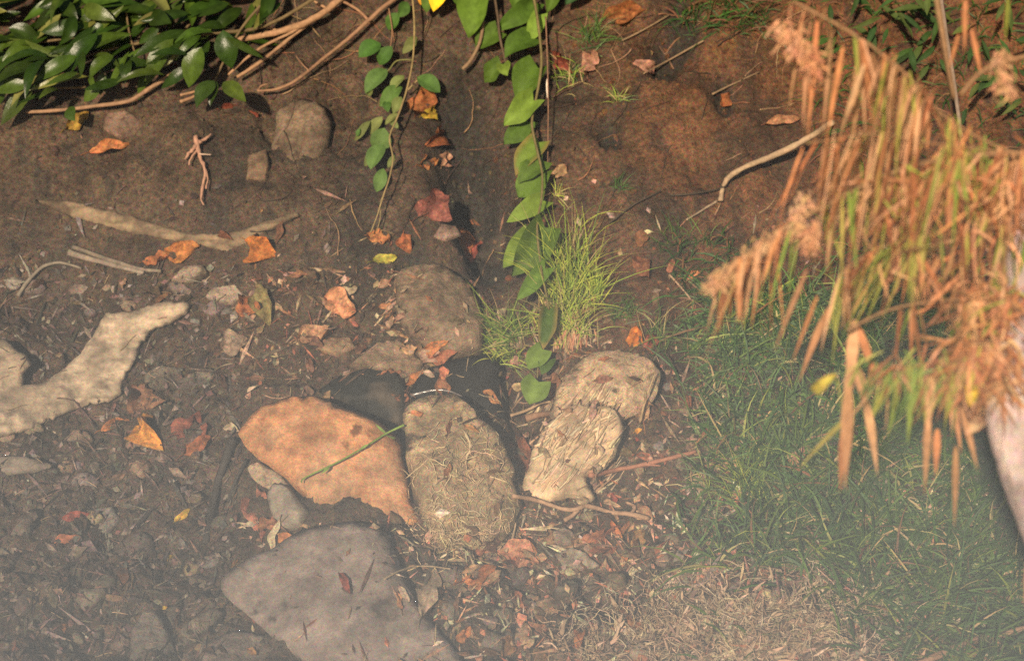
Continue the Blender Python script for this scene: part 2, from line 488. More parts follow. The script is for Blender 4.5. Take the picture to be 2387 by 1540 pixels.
def blade_geo(mb, base, dirv, L, w, col, bend, side=None, segs=4, tipcol=None, fold=True):
    """One grass blade: starts along dirv and bends towards `bend`."""
    p = base.copy(); d = dirv.normalized(); st = L / segs
    s = side if side is not None else d.cross(FWD)
    if s.length < 1e-4: s = RIGHT.copy()
    s = s.normalized()
    verts = []; cols = []; faces = []
    for i in range(segs + 1):
        t = i / segs; ww = w * (1 - t ** 1.6) * 0.5 * (min(1, .35 + 2.2 * t)) + 0.0002
        cc_ = col if tipcol is None else tuple(a * (1 - t) + b * t for a, b in zip(col, tipcol))
        verts += [p - s * ww, p + s * ww]; cols += [cc_, cc_]
        p = p + d * st; d = (d + bend * (1.0 / segs)).normalized()
    for i in range(segs): faces.append((2 * i, 2 * i + 1, 2 * i + 3, 2 * i + 2))
    mb.add(verts, faces, cols)

def drape(name, label, poly, thick, lift, col, m, cat, stain=None, seed=0, grid=9, group=None):
    """A flat worn piece that lies on the ground and follows it, with real thickness."""
    rs = np.random.default_rng(seed)
    P = np.array(poly + [poly[0]], float)
    d = np.concatenate([[0], np.cumsum(np.linalg.norm(np.diff(P, axis=0), axis=1))])
    n = int(d[-1] / grid); t = np.linspace(0, d[-1], n, endpoint=False)
    A = np.stack([np.interp(t, d, P[:, 0]), np.interp(t, d, P[:, 1])], 1) + rs.normal(0, grid * .16, (n, 2))
    B = np.roll(A, -1, 0)
    lo, hi = A.min(0), A.max(0)
    gxx, gyy = np.meshgrid(np.arange(lo[0], hi[0], grid), np.arange(lo[1], hi[1], grid))
    G = np.stack([gxx.ravel(), gyy.ravel()], 1) + rs.uniform(-.25, .25, (gxx.size, 2)) * grid
    x = G[:, 0][:, None]; y = G[:, 1][:, None]
    ins = (((A[:, 1] > y) != (B[:, 1] > y)) & (x < (B[:, 0] - A[:, 0]) * (y - A[:, 1]) / (B[:, 1] - A[:, 1] + 1e-9) + A[:, 0])).sum(1) % 2 == 1
    G = G[ins]
    def bd(Pq):
        dd = Pq[:, None, :] - A[None]; e = (B - A)[None]
        tt = np.clip((dd * e).sum(2) / ((e * e).sum(2) + 1e-9), 0, 1)
        return np.sqrt(((dd - e * tt[:, :, None]) ** 2).sum(2)).min(1)
    if len(G): G = G[bd(G) > grid * .4]
    ov, oe, of, *_ = delaunay_2d_cdt([Vector((float(a), float(c))) for a, c in np.concatenate([A, G])], [], [list(range(n))], 1, 1e-6)
    P2 = np.array([[q.x, q.y] for q in ov]); D = bd(P2); onb = D < .05
    w = max(4.0, min(D.max(), grid * 3)); hh = (1 - (1 - np.clip(D / w, 0, 1)) ** 2) ** .5
    cu, cv = P2.mean(0)
    # depth from the ground, smoothed over the piece so that it bridges small dips
    base = []
    for (u, v) in P2:
        bh = SOLID[0].ray_cast(CAM, ray(u, v)); base.append(depth(bh[0]) if bh[0] is not None else depth(base_hit(u, v)))
    base = np.array(base)
    ker = np.exp(-((P2[:, None, :] - P2[None]) ** 2).sum(2) / (2 * 55.0 ** 2)); base = np.minimum((ker * base[None]).sum(1) / ker.sum(1), base + .01)
    F3 = []; Bk = []
    rid = np.abs(perlin(np.stack([P2[:, 0] * .012, P2[:, 1] * .05, np.full(len(P2), seed * 1.3)], 1)))
    for i, (u, v) in enumerate(P2):
        F3.append(at(u, v, base[i] - lift - thick * hh[i] * (1 + .5 * rid[i]) + rid[i] * thick * .8))
        Bk.append(at(u, v, base[i] - lift + thick * 1.5 * (0 if onb[i] else 1) + (.02 if not onb[i] else 0)))
    nF = len(F3); mp = [i if onb[i] else i + nF for i in range(nF)]
    V = np.array([tuple(p) for p in F3] + [tuple(p) for p in Bk]); F = []
    for f in of:
        a, bb, cq = [V[i] for i in f[:3]]
        if np.dot(np.cross(bb - a, cq - a), np.array(FWD)) > 0: f = list(f)[::-1]
        F.append(tuple(f)); F.append(tuple(mp[i] for i in reversed(f)))
    used = sorted({i for f in F for i in f}); re_ = {o_: k for k, o_ in enumerate(used)}
    F = [tuple(re_[i] for i in f) for f in F]; V = V[used]
    bc = np.array(col)[None] * (1 + .3 * fbm(V * 8 + seed, 3)[:, None])
    rr = np.concatenate([rid, rid])[used]; bc = bc * (1 - .55 * np.clip(1 - rr * 5, 0, 1))[:, None]
    if stain is not None:
        k = smooth((fbm(V * 9 + 50 + seed, 4) - 0.02) / 0.25)[:, None] * 0.8
        bc = bc * (1 - k) + np.array(stain)[None] * k
    mb = MB(); mb.add(V.tolist(), F, np.clip(bc, .004, .9).tolist())
    o = mb.build(name, m); tag(o, label, cat, group); solid(o)
    return o
# ------------------------------------------------------------------ boulders and stones
TAN = (0.24, 0.165, 0.10); BROWN = (0.17, 0.115, 0.07); PALE = (0.36, 0.27, 0.18); GREYB = (0.22, 0.18, 0.15)
BLACK = (0.012, 0.012, 0.011)
make_rock('boulder', 'brown weathered boulder set in the bank left of the grass clump', [(915, 660), (935, 625), (1010, 608), (1070, 640), (1110, 690), (1135, 760), (1125, 830), (1045, 840), (960, 800), (925, 740)], .13, (0.20, 0.14, 0.088), M_ROCK, .04, 6, .45, 1, cat='boulder')
make_rock('rock_face', 'tall grey brown rock face sticking out of the upper bank below the twigs', [(632, 425), (628, 350), (645, 260), (690, 228), (755, 240), (775, 290), (765, 350), (740, 420), (690, 440)], .06, (0.14, 0.098, 0.064), M_ROCK, -.005, 7, .4, 2, cat='rock', stain=(0.21, 0.15, 0.095), rough=.018)
make_rock('rock_face', 'small brown rock face left of the tall rock face', [(570, 425), (578, 362), (622, 345), (632, 385), (626, 432)], .05, (0.17, 0.115, 0.07), M_ROCK, .0, 4, .5, 3, cat='rock')
make_rock('rock_face', 'flat pinkish clay block in the bank under the shrub', [(240, 305), (250, 262), (300, 258), (332, 280), (328, 318), (280, 328)], .04, (0.20, 0.13, 0.09), M_ROCK, .0, 4, .5, 4, cat='rock')
make_rock('stone', 'triangular tan stone above the left black wet stone', [(803, 858), (880, 798), (932, 788), (992, 850), (955, 892), (860, 866)], .05, TAN, M_ROCK, .01, 4, .4, 5, stain=(0.3, 0.21, 0.14))
make_rock('wet_stone', 'left black wet stone wedged above the orange boulder', [(733, 912), (788, 880), (850, 856), (922, 870), (952, 905), (945, 1000), (885, 985), (815, 952)], .08, (0.022, 0.022, 0.018), M_WET, .045, 4, .4, 6, stain=(0.09, 0.07, 0.05))
make_rock('wet_stone', 'large black stone behind the root covered boulder', [(950, 925), (972, 880), (1000, 858), (1060, 838), (1128, 824), (1160, 830), (1170, 862), (1178, 930), (1188, 985), (1120, 990), (1040, 960)], .035, BLACK, M_WET, .10, 1, .6, 7, rough=.003)
SH = [(958, 922), (985, 914), (1015, 909), (1045, 911), (1070, 920), (1095, 935)]
make_rock('wet_stone', 'black filler body for the shaded hollow under the last vine leaf', [(1175, 900), (1230, 890), (1288, 925), (1296, 950), (1240, 968), (1185, 965)], .03, BLACK, M_WET, -.03, 3, .5, 8)  # black body fills a hollow, its shade put into the colour
make_rock('boulder', 'pale tan boulder with an upright orange leaf behind it', [(1282, 975), (1300, 900), (1345, 842), (1400, 818), (1460, 812), (1510, 838), (1545, 872), (1522, 940), (1450, 985), (1345, 1000)], .11, (0.52, 0.37, 0.225), M_ROCK, .06, 6, .4, 9, cat='boulder', stain=(0.36, 0.25, 0.15), rough=.018)
make_rock('stone', 'pale striped stone strip under the lower left edge of the orange boulder', [(575, 1090), (600, 1075), (660, 1110), (730, 1195), (745, 1215), (700, 1200), (640, 1150), (590, 1120)], .03, PALE, M_ROCK, .0, 3, .4, 10)
make_rock('stone', 'smooth pale grey stone below the orange boulder beside pink leaves', [(622, 1150), (640, 1122), (672, 1135), (725, 1195), (708, 1235), (655, 1240), (632, 1200)], .045, (0.30, 0.25, 0.19), M_GREY, .01, 2, .5, 11, rough=.004)
make_rock('boulder', 'flat orange ochre boulder in the middle of the shore', [(550, 1012), (575, 980), (605, 952), (680, 923), (740, 925), (800, 948), (850, 968), (892, 988), (938, 1030), (946, 1085), (952, 1130), (965, 1175), (988, 1228), (925, 1238), (855, 1205), (800, 1192), (740, 1195), (700, 1150), (650, 1100), (590, 1062)], .075, (0.49, 0.235, 0.105), M_ORANGE, .06, 5, .45, 12, cat='boulder', n=80, stain=(0.52, 0.30, 0.16), rough=.009)
make_rock('boulder', 'large smooth mauve grey boulder with dark stains at the bottom edge', [(508, 1372), (530, 1335), (580, 1300), (640, 1268), (700, 1238), (770, 1216), (850, 1215), (900, 1240), (925, 1290), (940, 1340), (1000, 1440), (1095, 1560), (1000, 1640), (800, 1640), (720, 1560), (640, 1490), (560, 1415)], .10, (0.28, 0.222, 0.185), M_GREY, .015, 5, .4, 13, cat='boulder', n=80, rough=.012)
make_rock('boulder', 'yellowish boulder wrapped in pale roots beside the orange boulder', [(945, 960), (965, 930), (1010, 914), (1060, 922), (1105, 955), (1150, 992), (1188, 1030), (1190, 1090), (1210, 1170), (1195, 1250), (1110, 1295), (1020, 1290), (985, 1225), (962, 1160), (948, 1070)], .11, (0.43, 0.31, 0.18), M_ROCK, .06, 7, .45, 14, cat='boulder', n=70, stain=(0.26, 0.185, 0.105), rough=.03)
make_rock('wood_chunk', 'splintered pale chunk of rotten wood right of the root covered boulder', [(1212, 1150), (1235, 1065), (1262, 1005), (1320, 945), (1425, 945), (1462, 1000), (1420, 1090), (1360, 1115), (1398, 1172), (1330, 1158), (1265, 1175)], .09, (0.66, 0.49, 0.30), M_WOOD, .06, 5, .45, 15, cat='wood', stain=(0.3, 0.2, 0.12), rough=.016)
make_rock('stone', 'rounded grey stone at the bottom edge furthest left', [(300, 1560), (305, 1470), (330, 1430), (360, 1420), (392, 1462), (420, 1545), (400, 1580)], .05, (0.16, 0.135, 0.11), M_ROCK, .01, 4, .4, 16)
make_rock('stone', 'flat grey brown slab at the bottom edge left of the big grey boulder', [(462, 1550), (480, 1495), (555, 1465), (620, 1482), (665, 1550), (600, 1600), (500, 1600)], .05, (0.21, 0.165, 0.13), M_ROCK, .01, 4, .4, 17)
make_rock('stone', 'long tan stone lying in litter at the bottom centre', [(1212, 1440), (1250, 1400), (1325, 1375), (1345, 1392), (1310, 1420), (1245, 1450)], .03, (0.26, 0.18, 0.11), M_ROCK, .01, 3, .4, 18)
make_rock('stone', 'dark brown clod in the shade of the bank behind the vine', [(1105, 600), (1135, 560), (1185, 535), (1215, 565), (1200, 610), (1150, 625)], .05, (0.045, 0.035, 0.027), M_ROCK, .0, 4, .4, 19)
make_rock('stone', 'pinkish stone at the top of the gully beside the vine', [(1010, 555), (1030, 522), (1065, 525), (1075, 550), (1040, 565)], .03, (0.24, 0.16, 0.12), M_ROCK, .01, 3, .4, 20)
make_rock('stone', 'pale stone at left among leaves near the long driftwood', [(395, 655), (430, 620), (475, 618), (490, 640), (455, 662)], .03, (0.23, 0.17, 0.12), M_ROCK, .01, 3, .4, 21)
make_rock('stone', 'pale knobbly stone left of the olive dead leaf', [(480, 690), (500, 668), (545, 662), (565, 690), (540, 712), (500, 708)], .03, (0.28, 0.21, 0.15), M_ROCK, .01, 5, .4, 22)
make_rock('stone', 'brown stone under the tan leaf beside the triangular stone', [(735, 815), (770, 785), (815, 785), (830, 810), (790, 838)], .03, (0.26, 0.17, 0.10), M_ROCK, .01, 4, .4, 23)
make_rock('stone', 'grey stone lying left of the dark stick', [(200, 1235), (215, 1190), (265, 1180), (285, 1210), (250, 1245)], .035, (0.17, 0.15, 0.125), M_ROCK, .01, 4, .4, 24)
make_rock('stone', 'round pale pebble just below the twig with a side shoot', [(1295, 1265), (1290, 1240), (1315, 1225), (1340, 1240), (1338, 1268), (1315, 1275)], .025, (0.36, 0.27, 0.19), M_ROCK, .01, 2, .4, 25)
make_rock('stone', 'pale angular stone right of the curled pink leaf', [(1290, 1290), (1330, 1275), (1372, 1290), (1400, 1318), (1350, 1330), (1310, 1318)], .03, (0.36, 0.29, 0.21), M_ROCK, .01, 4, .4, 26)
make_rock('stone', 'whitish pebble right of the orange boulder tail under the pink leaf', [(1345, 1365), (1360, 1340), (1395, 1342), (1400, 1368), (1370, 1380)], .022, (0.30, 0.23, 0.17), M_ROCK, .005, 3, .4, 27)

MARKS = [('orange boulder', 770, 1080), ('mauve grey boulder', 760, 1400), ('root covered boulder', 1090, 1110), ('brown boulder', 1020, 725), ('pale tan boulder', 1415, 900), ('wood chunk', 1320, 1075), ('forked driftwood', 170, 870), ('long driftwood', 420, 560), ('parallel sticks', 260, 608), ('leaning dark stick', 510, 1140), ('tallest grass tuft', 1330, 640), ('knotted pale twig', 1360, 1186), ('bright yellow green tuft', 1750, 1120), ('straw mat', 1650, 1450), ('pale grey stone', 675, 1185), ('olive leaf', 612, 708), ('black wet stones', 950, 900), ('vivid orange leaf', 605, 578), ('brightest orange leaf', 350, 1010), ('tall cream leaf', 1000, 1388), ('rounded grey stone', 360, 1480), ('red brown stick', 1500, 1082), ('tall rock face', 700, 330), ('yellow petal', 398, 1298)]
USED = set()
def where(u, v):
    m = sorted(MARKS, key=lambda q: (q[1] - u) ** 2 + (q[2] - v) ** 2)[random.choice([0, 0, 1])]
    du, dv = u - m[1], v - m[2]; r = math.hypot(du, dv)
    a = math.degrees(math.atan2(-dv, du)) % 360
    rel = ['right of', 'up right of', 'above', 'up left of', 'left of', 'down left of', 'below', 'down right of'][int(((a + 22.5) % 360) // 45)]
    far = 'just ' if r < 90 else ('' if r < 190 else 'well ')
    return f'{far}{rel} the {m[0]}'
def unique(make, tries=6):
    for _i in range(tries):
        l = make()
        if l not in USED and len(l.split()) <= 16: USED.add(l); return l
    return None
# many half-buried stones of the shore, one by one
zone_kind = ['small grey brown stone half buried in the litter of the shore', 'small tan stone half buried in the litter of the shore']
placed = 0; tries = 0
while placed < 70 and tries < 800:
    tries += 1
    u = random.uniform(-40, 1650); v = random.uniform(640, 1560)
    if v < 700 + (u / 1650) * 260 - 80: continue
    if 500 < u < 1450 and 850 < v < 1300 and not (u > 1200 and v > 1180): continue
    if 500 < u < 1000 and v > 1200: continue
    hit(u, v)
    if WHICH[0] != 0: continue
    s = random.choice([12, 16, 20, 26, 34]); k = random.random() < .5
    lab = unique(lambda: ('tiny', 'small', 'fist sized')[(s > 14) + (s > 24)] + (' grey brown', ' tan')[k] + ' stone in the litter ' + where(u, v))
    if lab is None: continue
    poly = [(u + s * random.uniform(.7, 1.3) * math.cos(a), v + s * .7 * random.uniform(.7, 1.3) * math.sin(a)) for a in np.linspace(0, 2 * math.pi, 7, endpoint=False)]
    make_rock('stone', lab, poly, s * .0009, jit((0.17, 0.14, 0.11) if not k else (0.25, 0.18, 0.115), .2), M_ROCK, .004, 4, .35, 200 + placed, group=['grey brown stones in the litter', 'tan stones in the litter'][k], n=18, rings=7, rough=.004)
    placed += 1

placed = 0; tries = 0
while placed < 34 and tries < 500:
    tries += 1
    pale = placed >= 24
    if pale: u, v = random.uniform(1380, 2020), random.uniform(1400, 1540)
    elif placed < 18: u, v = random.uniform(-20, 520), random.uniform(650, 1540)
    else: u, v = random.uniform(1000, 1560), random.uniform(1300, 1540)
    if u < 360 and 690 < v < 1030: continue
    hit(u, v)
    if WHICH[0] != 0: continue
    s = random.uniform(20, 38) if pale else random.uniform(28, 62); asp = random.uniform(.4, .7); ro = math.radians(random.gauss(22, 18))
    lab = unique(lambda: ('pale broken stone lying in dry straw ' if pale else ('large' if s > 46 else 'medium') + ' dull flat stone bedded in the mud ') + where(u, v))
    if lab is None: continue
    poly = []
    for a in np.linspace(0, 2 * math.pi, 8, endpoint=False):
        x_, y_ = s * random.uniform(.75, 1.25) * math.cos(a), s * asp * random.uniform(.75, 1.25) * math.sin(a)
        poly.append((u + x_ * math.cos(ro) - y_ * math.sin(ro), v - x_ * math.sin(ro) - y_ * math.cos(ro)))
    make_rock('stone', lab, poly, s * .0008, jit((0.44, 0.33, 0.235) if pale else (0.155, 0.125, 0.098), .2), M_ROCK, .016 if pale else .002, 5, .3, 400 + placed, group='pale stones in the straw' if pale else 'dull flat stones in the mud', n=26, rings=10, rough=.008)
    placed += 1

# ------------------------------------------------------------------ driftwood
def slab(name, label, poly, thick, col, lift=.03, cat='driftwood', seed=0, m=M_WOOD, face=.3, n=70, stain=None):
    return make_rock(name, label, poly, thick, col, m, lift, 3, face, seed, .008, cat, None, n, 12, stain)
drape('driftwood', 'large bleached forked driftwood log reaching in from the left edge', [(-60, 1035), (60, 1005), (150, 965), (205, 942), (250, 938), (282, 922), (284, 898), (296, 870), (318, 835), (330, 800), (352, 772), (400, 752), (436, 730), (446, 706), (385, 702), (335, 716), (300, 728), (246, 728), (220, 775), (185, 826), (145, 862), (100, 892), (52, 896), (54, 872), (72, 852), (64, 825), (42, 818), (20, 795), (-20, 785), (-60, 790)], .025, .035, (0.47, 0.365, 0.25), M_WOOD, 'driftwood', (0.36, 0.275, 0.185), 31, 8)
slab('driftwood', 'grey worn wood lying at the left edge below the forked log', [(-30, 1065), (30, 1060), (90, 1070), (130, 1082), (90, 1100), (20, 1108), (-30, 1105)], .03, (0.19, 0.155, 0.12), .015, seed=33)

def pole(name, label, pts, r0, r1, col, cat, group=None, lift=.012, m=M_TWIG, extra=None, sides=7, wob=.12, reg=False):
    P = []
    for q in pts:
        p, n = hit(q[0], q[1]); P.append(p - ray(q[0], q[1]) * (q[2] if len(q) > 2 else lift))
    k = mpp(depth(P[0])); mb = MB(); tube_geo(mb, P, r0 * k, r1 * k, col, sides, wob)
    for e in (extra or []):
        Q = []
        for q in e[0]:
            p, n = hit(q[0], q[1]); Q.append(p - ray(q[0], q[1]) * (q[2] if len(q) > 2 else lift))
        tube_geo(mb, Q, e[1] * k, e[2] * k, col, 5, wob)
    o = mb.build(name, m); tag(o, label, cat, group)
    return o
WOODC = (0.34, 0.25, 0.155)
drape('driftwood', 'long flat pale driftwood streak tapering across the bare soil at left', [(80, 466), (150, 466), (220, 482), (300, 502), (380, 528), (440, 544), (500, 545), (560, 538), (620, 516), (690, 494), (700, 503), (640, 533), (590, 560), (565, 576), (530, 590), (470, 575), (400, 563), (330, 550), (250, 530), (200, 518), (130, 492)], .012, .004, (0.24, 0.172, 0.105), M_WOOD, 'driftwood', (0.10, 0.07, 0.045), 34, 6)
pole('stick', 'upper of two grey parallel sticks under the long driftwood', [(160, 588), (220, 606), (280, 622), (335, 636)], 8, 5, (0.24, 0.19, 0.14), 'stick', m=M_WOOD)
pole('stick', 'lower of two grey parallel sticks under the long driftwood', [(170, 575), (240, 600), (320, 625), (375, 632)], 6, 4, (0.19, 0.15, 0.11), 'stick', m=M_WOOD, lift=.02)
pole('root', 'thin pale arched root above the hollow at left', [(42, 690), (65, 655), (100, 622), (140, 612), (190, 625)], 5, 3, (0.2, 0.165, 0.12), 'root')
pole('stick', 'dark brown stick leaning from the cream leaf down to the left', [(545, 1022), (520, 1085), (500, 1160), (478, 1265)], 11, 8, (0.05, 0.042, 0.034), 'stick', lift=.02)
pole('stick', 'short dark stick beside the leaning dark stick', [(575, 1070), (550, 1120), (532, 1170)], 5, 3, (0.045, 0.04, 0.033), 'stick', lift=.02)
TW = (0.33, 0.19, 0.10)
pole('twig', 'thickest bare orange twig forking at the top edge', [(535, 97), (600, 84), (655, 74), (715, 52), (765, 22), (800, -10)], 7, 9, TW, 'twig', lift=.08, extra=[([(655, 74), (610, 60), (575, 48)], 3, 2), ([(765, 22), (740, 8), (720, -5)], 4, 3)])
pole('twig', 'upper thin twig branching down left from the thick orange twig', [(532, 175), (570, 140), (620, 105), (680, 76), (715, 52)], 3, 4, TW, 'twig', lift=.07)
pole('twig', 'lower thin twig branching down left from the thick orange twig', [(552, 180), (600, 150), (650, 110), (700, 70), (740, 40)], 4, 5, TW, 'twig', lift=.06)
pole('twig', 'long curved brown twig sweeping right above the tall rock face', [(600, 212), (645, 208), (690, 188), (750, 140), (810, 92), (860, 48), (890, 20), (930, -10)], 3, 6, (0.26, 0.145, 0.08), 'twig', lift=.06, extra=[([(720, 165), (700, 145), (690, 130)], 2, 1), ([(860, 48), (830, 20), (790, 0)], 4, 4), ([(600, 212), (610, 200), (625, 196)], 2, 2)])
pole('twig', 'brown twig running level under the shrub leaves', [(60, 262), (150, 256), (240, 245), (300, 236), (340, 212), (400, 175), (430, 160)], 4, 6, (0.27, 0.16, 0.09), 'twig', lift=.06)
pole('twig', 'forked twig ending at the lowest glossy leaf sprig', [(420, 238), (450, 226), (478, 210), (500, 195)], 4, 3, TW, 'twig', lift=.06, extra=[([(420, 222), (450, 215), (478, 208)], 3, 3)])
pole('twig', 'pale curved root bending down in front of the bare clay at right', [(1680, 468, .02), (1684, 440, .03), (1700, 412, .06), (1740, 388, .10), (1790, 368, .12), (1850, 340, .15), (1900, 312, .2), (1940, 285, .3)], 6, 8, (0.36, 0.25, 0.15), 'root', lift=.03)
pole('twig', 'thin straw twig lying left of the pale curved root', [(1600, 512), (1640, 488), (1672, 468)], 2.5, 3, (0.3, 0.22, 0.14), 'twig')
pole('twig', 'red brown stick lying right of the wood chunk', [(1375, 1108), (1430, 1096), (1500, 1082), (1560, 1068), (1622, 1052)], 6, 5, (0.36, 0.165, 0.10), 'twig', lift=.02, extra=[([(1500, 1082), (1540, 1085)], 3, 2)])
pole('twig', 'knotted pale twig with side shoots below the wood chunk', [(1195, 1155), (1250, 1165), (1310, 1185), (1340, 1186), (1370, 1178), (1420, 1192), (1470, 1198), (1512, 1208)], 5, 6, (0.45, 0.28, 0.17), 'twig', lift=.03, extra=[([(1350, 1182), (1335, 1200), (1315, 1212)], 6, 5), ([(1470, 1198), (1480, 1180), (1460, 1170)], 5, 4)])
pole('stick', 'long straight orange stick in the bottom right corner', [(2140, 1548), (2200, 1520), (2270, 1492), (2330, 1478), (2420, 1458)], 9, 9, (0.42, 0.245, 0.15), 'stick', lift=.06)
pole('twig', 'thin curved pale twig arching right of the dark stone', [(1190, 968), (1230, 955), (1262, 938), (1288, 938), (1300, 952)], 4, 3, (0.40, 0.27, 0.16), 'twig', lift=.04)
pole('stick', 'flat reddish split stick between dark stone and wood chunk', [(1225, 975), (1265, 965), (1330, 955)], 9, 5, (0.30, 0.17, 0.10), 'stick', lift=.03)
pole('twig', 'straw coloured stalk leaning right of the pale tan boulder', [(1492, 985), (1505, 930), (1528, 868)], 3, 2, (0.42, 0.3, 0.16), 'twig', lift=.05)
pole('twig', 'thin straw stalk slanting across clay above the right grass', [(1560, 640), (1590, 672), (1612, 700)], 2.5, 2, (0.36, 0.24, 0.15), 'twig', lift=.03)
pole('twig', 'thin arched straw above the grey boulder under the root covered boulder', [(895, 1350), (930, 1330), (985, 1318), (1050, 1325)], 2.5, 2, (0.42, 0.32, 0.2), 'twig', lift=.03)
pole('twig', 'cream sliver standing below the right foot of the root covered boulder', [(1178, 1285), (1190, 1268), (1198, 1240), (1202, 1218)], 4, 2, (0.44, 0.32, 0.2), 'twig', lift=.03)
for k, (pts, lab) in enumerate([([(1450, 95), (1500, 70), (1560, 35)], 'fine straw stem at the top edge right of the vine'), ([(1640, 95), (1560, 140), (1500, 172)], 'fine bent stem across the clay near the top right hollow'),
                                ([(1660, 220), (1700, 200), (1770, 168)], 'fine straw stem left of the hanging dead grass'), ([(1560, 455), (1610, 452), (1680, 440)], 'dark fine stem on the clay left of the pale curved root'),
                                ([(1420, 520), (1480, 475), (1540, 445)], 'fine dark stem above the clay hollow near the grass clump')]):
    pole('stem', lab, pts, 2.2, 1.6, (0.24, 0.16, 0.09) if k < 3 else (0.06, 0.045, 0.03), 'stem', lift=.02)

# root tuft hanging on bare soil at left
t0, _ = hit(465, 320); root = empty('root_tuft', t0, 'tangled dry root tuft hanging from bare soil at left', 'root')
mb = MB(); 
for pts, a, b in [([(455, 318), (462, 345), (468, 370), (478, 395), (474, 430), (468, 465)], 7, 3), ([(468, 330), (450, 348), (438, 360), (432, 372)], 6, 3), ([(470, 330), (485, 318), (492, 312)], 5, 2), ([(478, 395), (484, 415), (480, 440)], 3, 2), ([(468, 465), (475, 478)], 2, 1.5), ([(462, 345), (445, 370), (440, 385)], 3, 2)]:
    P = [hit(*q)[0] - ray(*q) * .03 for q in pts]; tube_geo(mb, P, a * .00125, b * .00125, (0.36, 0.2, 0.13), 5, .3)
mb.build('root', M_TWIG, root)
mb = MB(); P = [hit(u, v)[0] - ray(u, v) * .035 for u, v in [(465, 359), (478, 360), (492, 361)]]
tube_geo(mb, P, .003, .002, (0.5, 0.36, 0.26), 5, .1); mb.build('splinter', M_TWIG, root)

mb = MB(); tube_geo(mb, [hit(*q)[0] - ray(*q) * .002 for q in SH], .005, .002, (0.14, 0.12, 0.11), 10, .15)
ROOTB = [q for q in bpy.data.objects if q.get('label', '').startswith('yellowish boulder')][0]
o = mb.build('wet_rim', M_SHINE, ROOTB)
# roots over the yellowish boulder: a net nobody could count
mb = MB()
def wander(u, v, ang, n, step, wig, lift=.006):
    P = []
    for i in range(n):
        p, nn = hit(u, v); P.append(p - ray(u, v) * lift)
        u += math.cos(ang) * step; v -= math.sin(ang) * step; ang += random.uniform(-wig, wig)
    return P
RT = (0.66, 0.52, 0.31)
for i in range(420):
    u = random.gauss(1085, 75); v = random.choice([random.gauss(1070, 60), random.gauss(1190, 60), random.gauss(1250, 30)])
    if not (950 < u < 1225 and 935 < v < 1310): continue
    tube_geo(mb, wander(u, v, random.uniform(0, 6.28), random.randint(4, 8), random.uniform(5, 11), .9, random.uniform(.002, .012)), random.uniform(.0008, .0022), .0006, jit(RT, .3), 3, .3, sub=2)
for pts, r in [([(945, 1115), (975, 1090), (1005, 1070), (1040, 1085), (1075, 1075), (1115, 1060)], .005), ([(985, 1055), (1005, 1075), (1015, 1100), (1020, 1125)], .003), ([(1040, 1085), (1050, 1110), (1035, 1140), (1050, 1180)], .004), ([(1080, 1000), (1095, 1040), (1085, 1080), (1100, 1120)], .007), ([(1100, 1085), (1145, 1110), (1185, 1125)], .004)]:
    tube_geo(mb, [hit(*q)[0] - ray(*q) * .004 for q in pts], r * .55, r * .3, RT, 5, .5)
o = mb.build('root_net', M_STRAW); tag(o, 'net of pale fine roots clinging to the yellowish boulder', 'roots', None, 'stuff')

# fibres of the wood chunk
mb = MB()
for i in range(150):
    u = random.uniform(1225, 1440); v = random.uniform(930, 1150)
    a = math.radians(random.gauss(50, 14))
    tube_geo(mb, wander(u, v, a, 5, random.uniform(9, 18), .1, random.uniform(.001, .006)), random.uniform(.0015, .006), .001, jit(random.choice([(0.62, 0.47, 0.29), (0.4, 0.28, 0.17), (0.7, 0.55, 0.36)]), .25), 4, .2, sub=2)
o = mb.build('wood_fibre', M_STRAW); tag(o, 'loose pale fibres peeling off the rotten wood chunk', 'wood fibres', None, 'stuff')

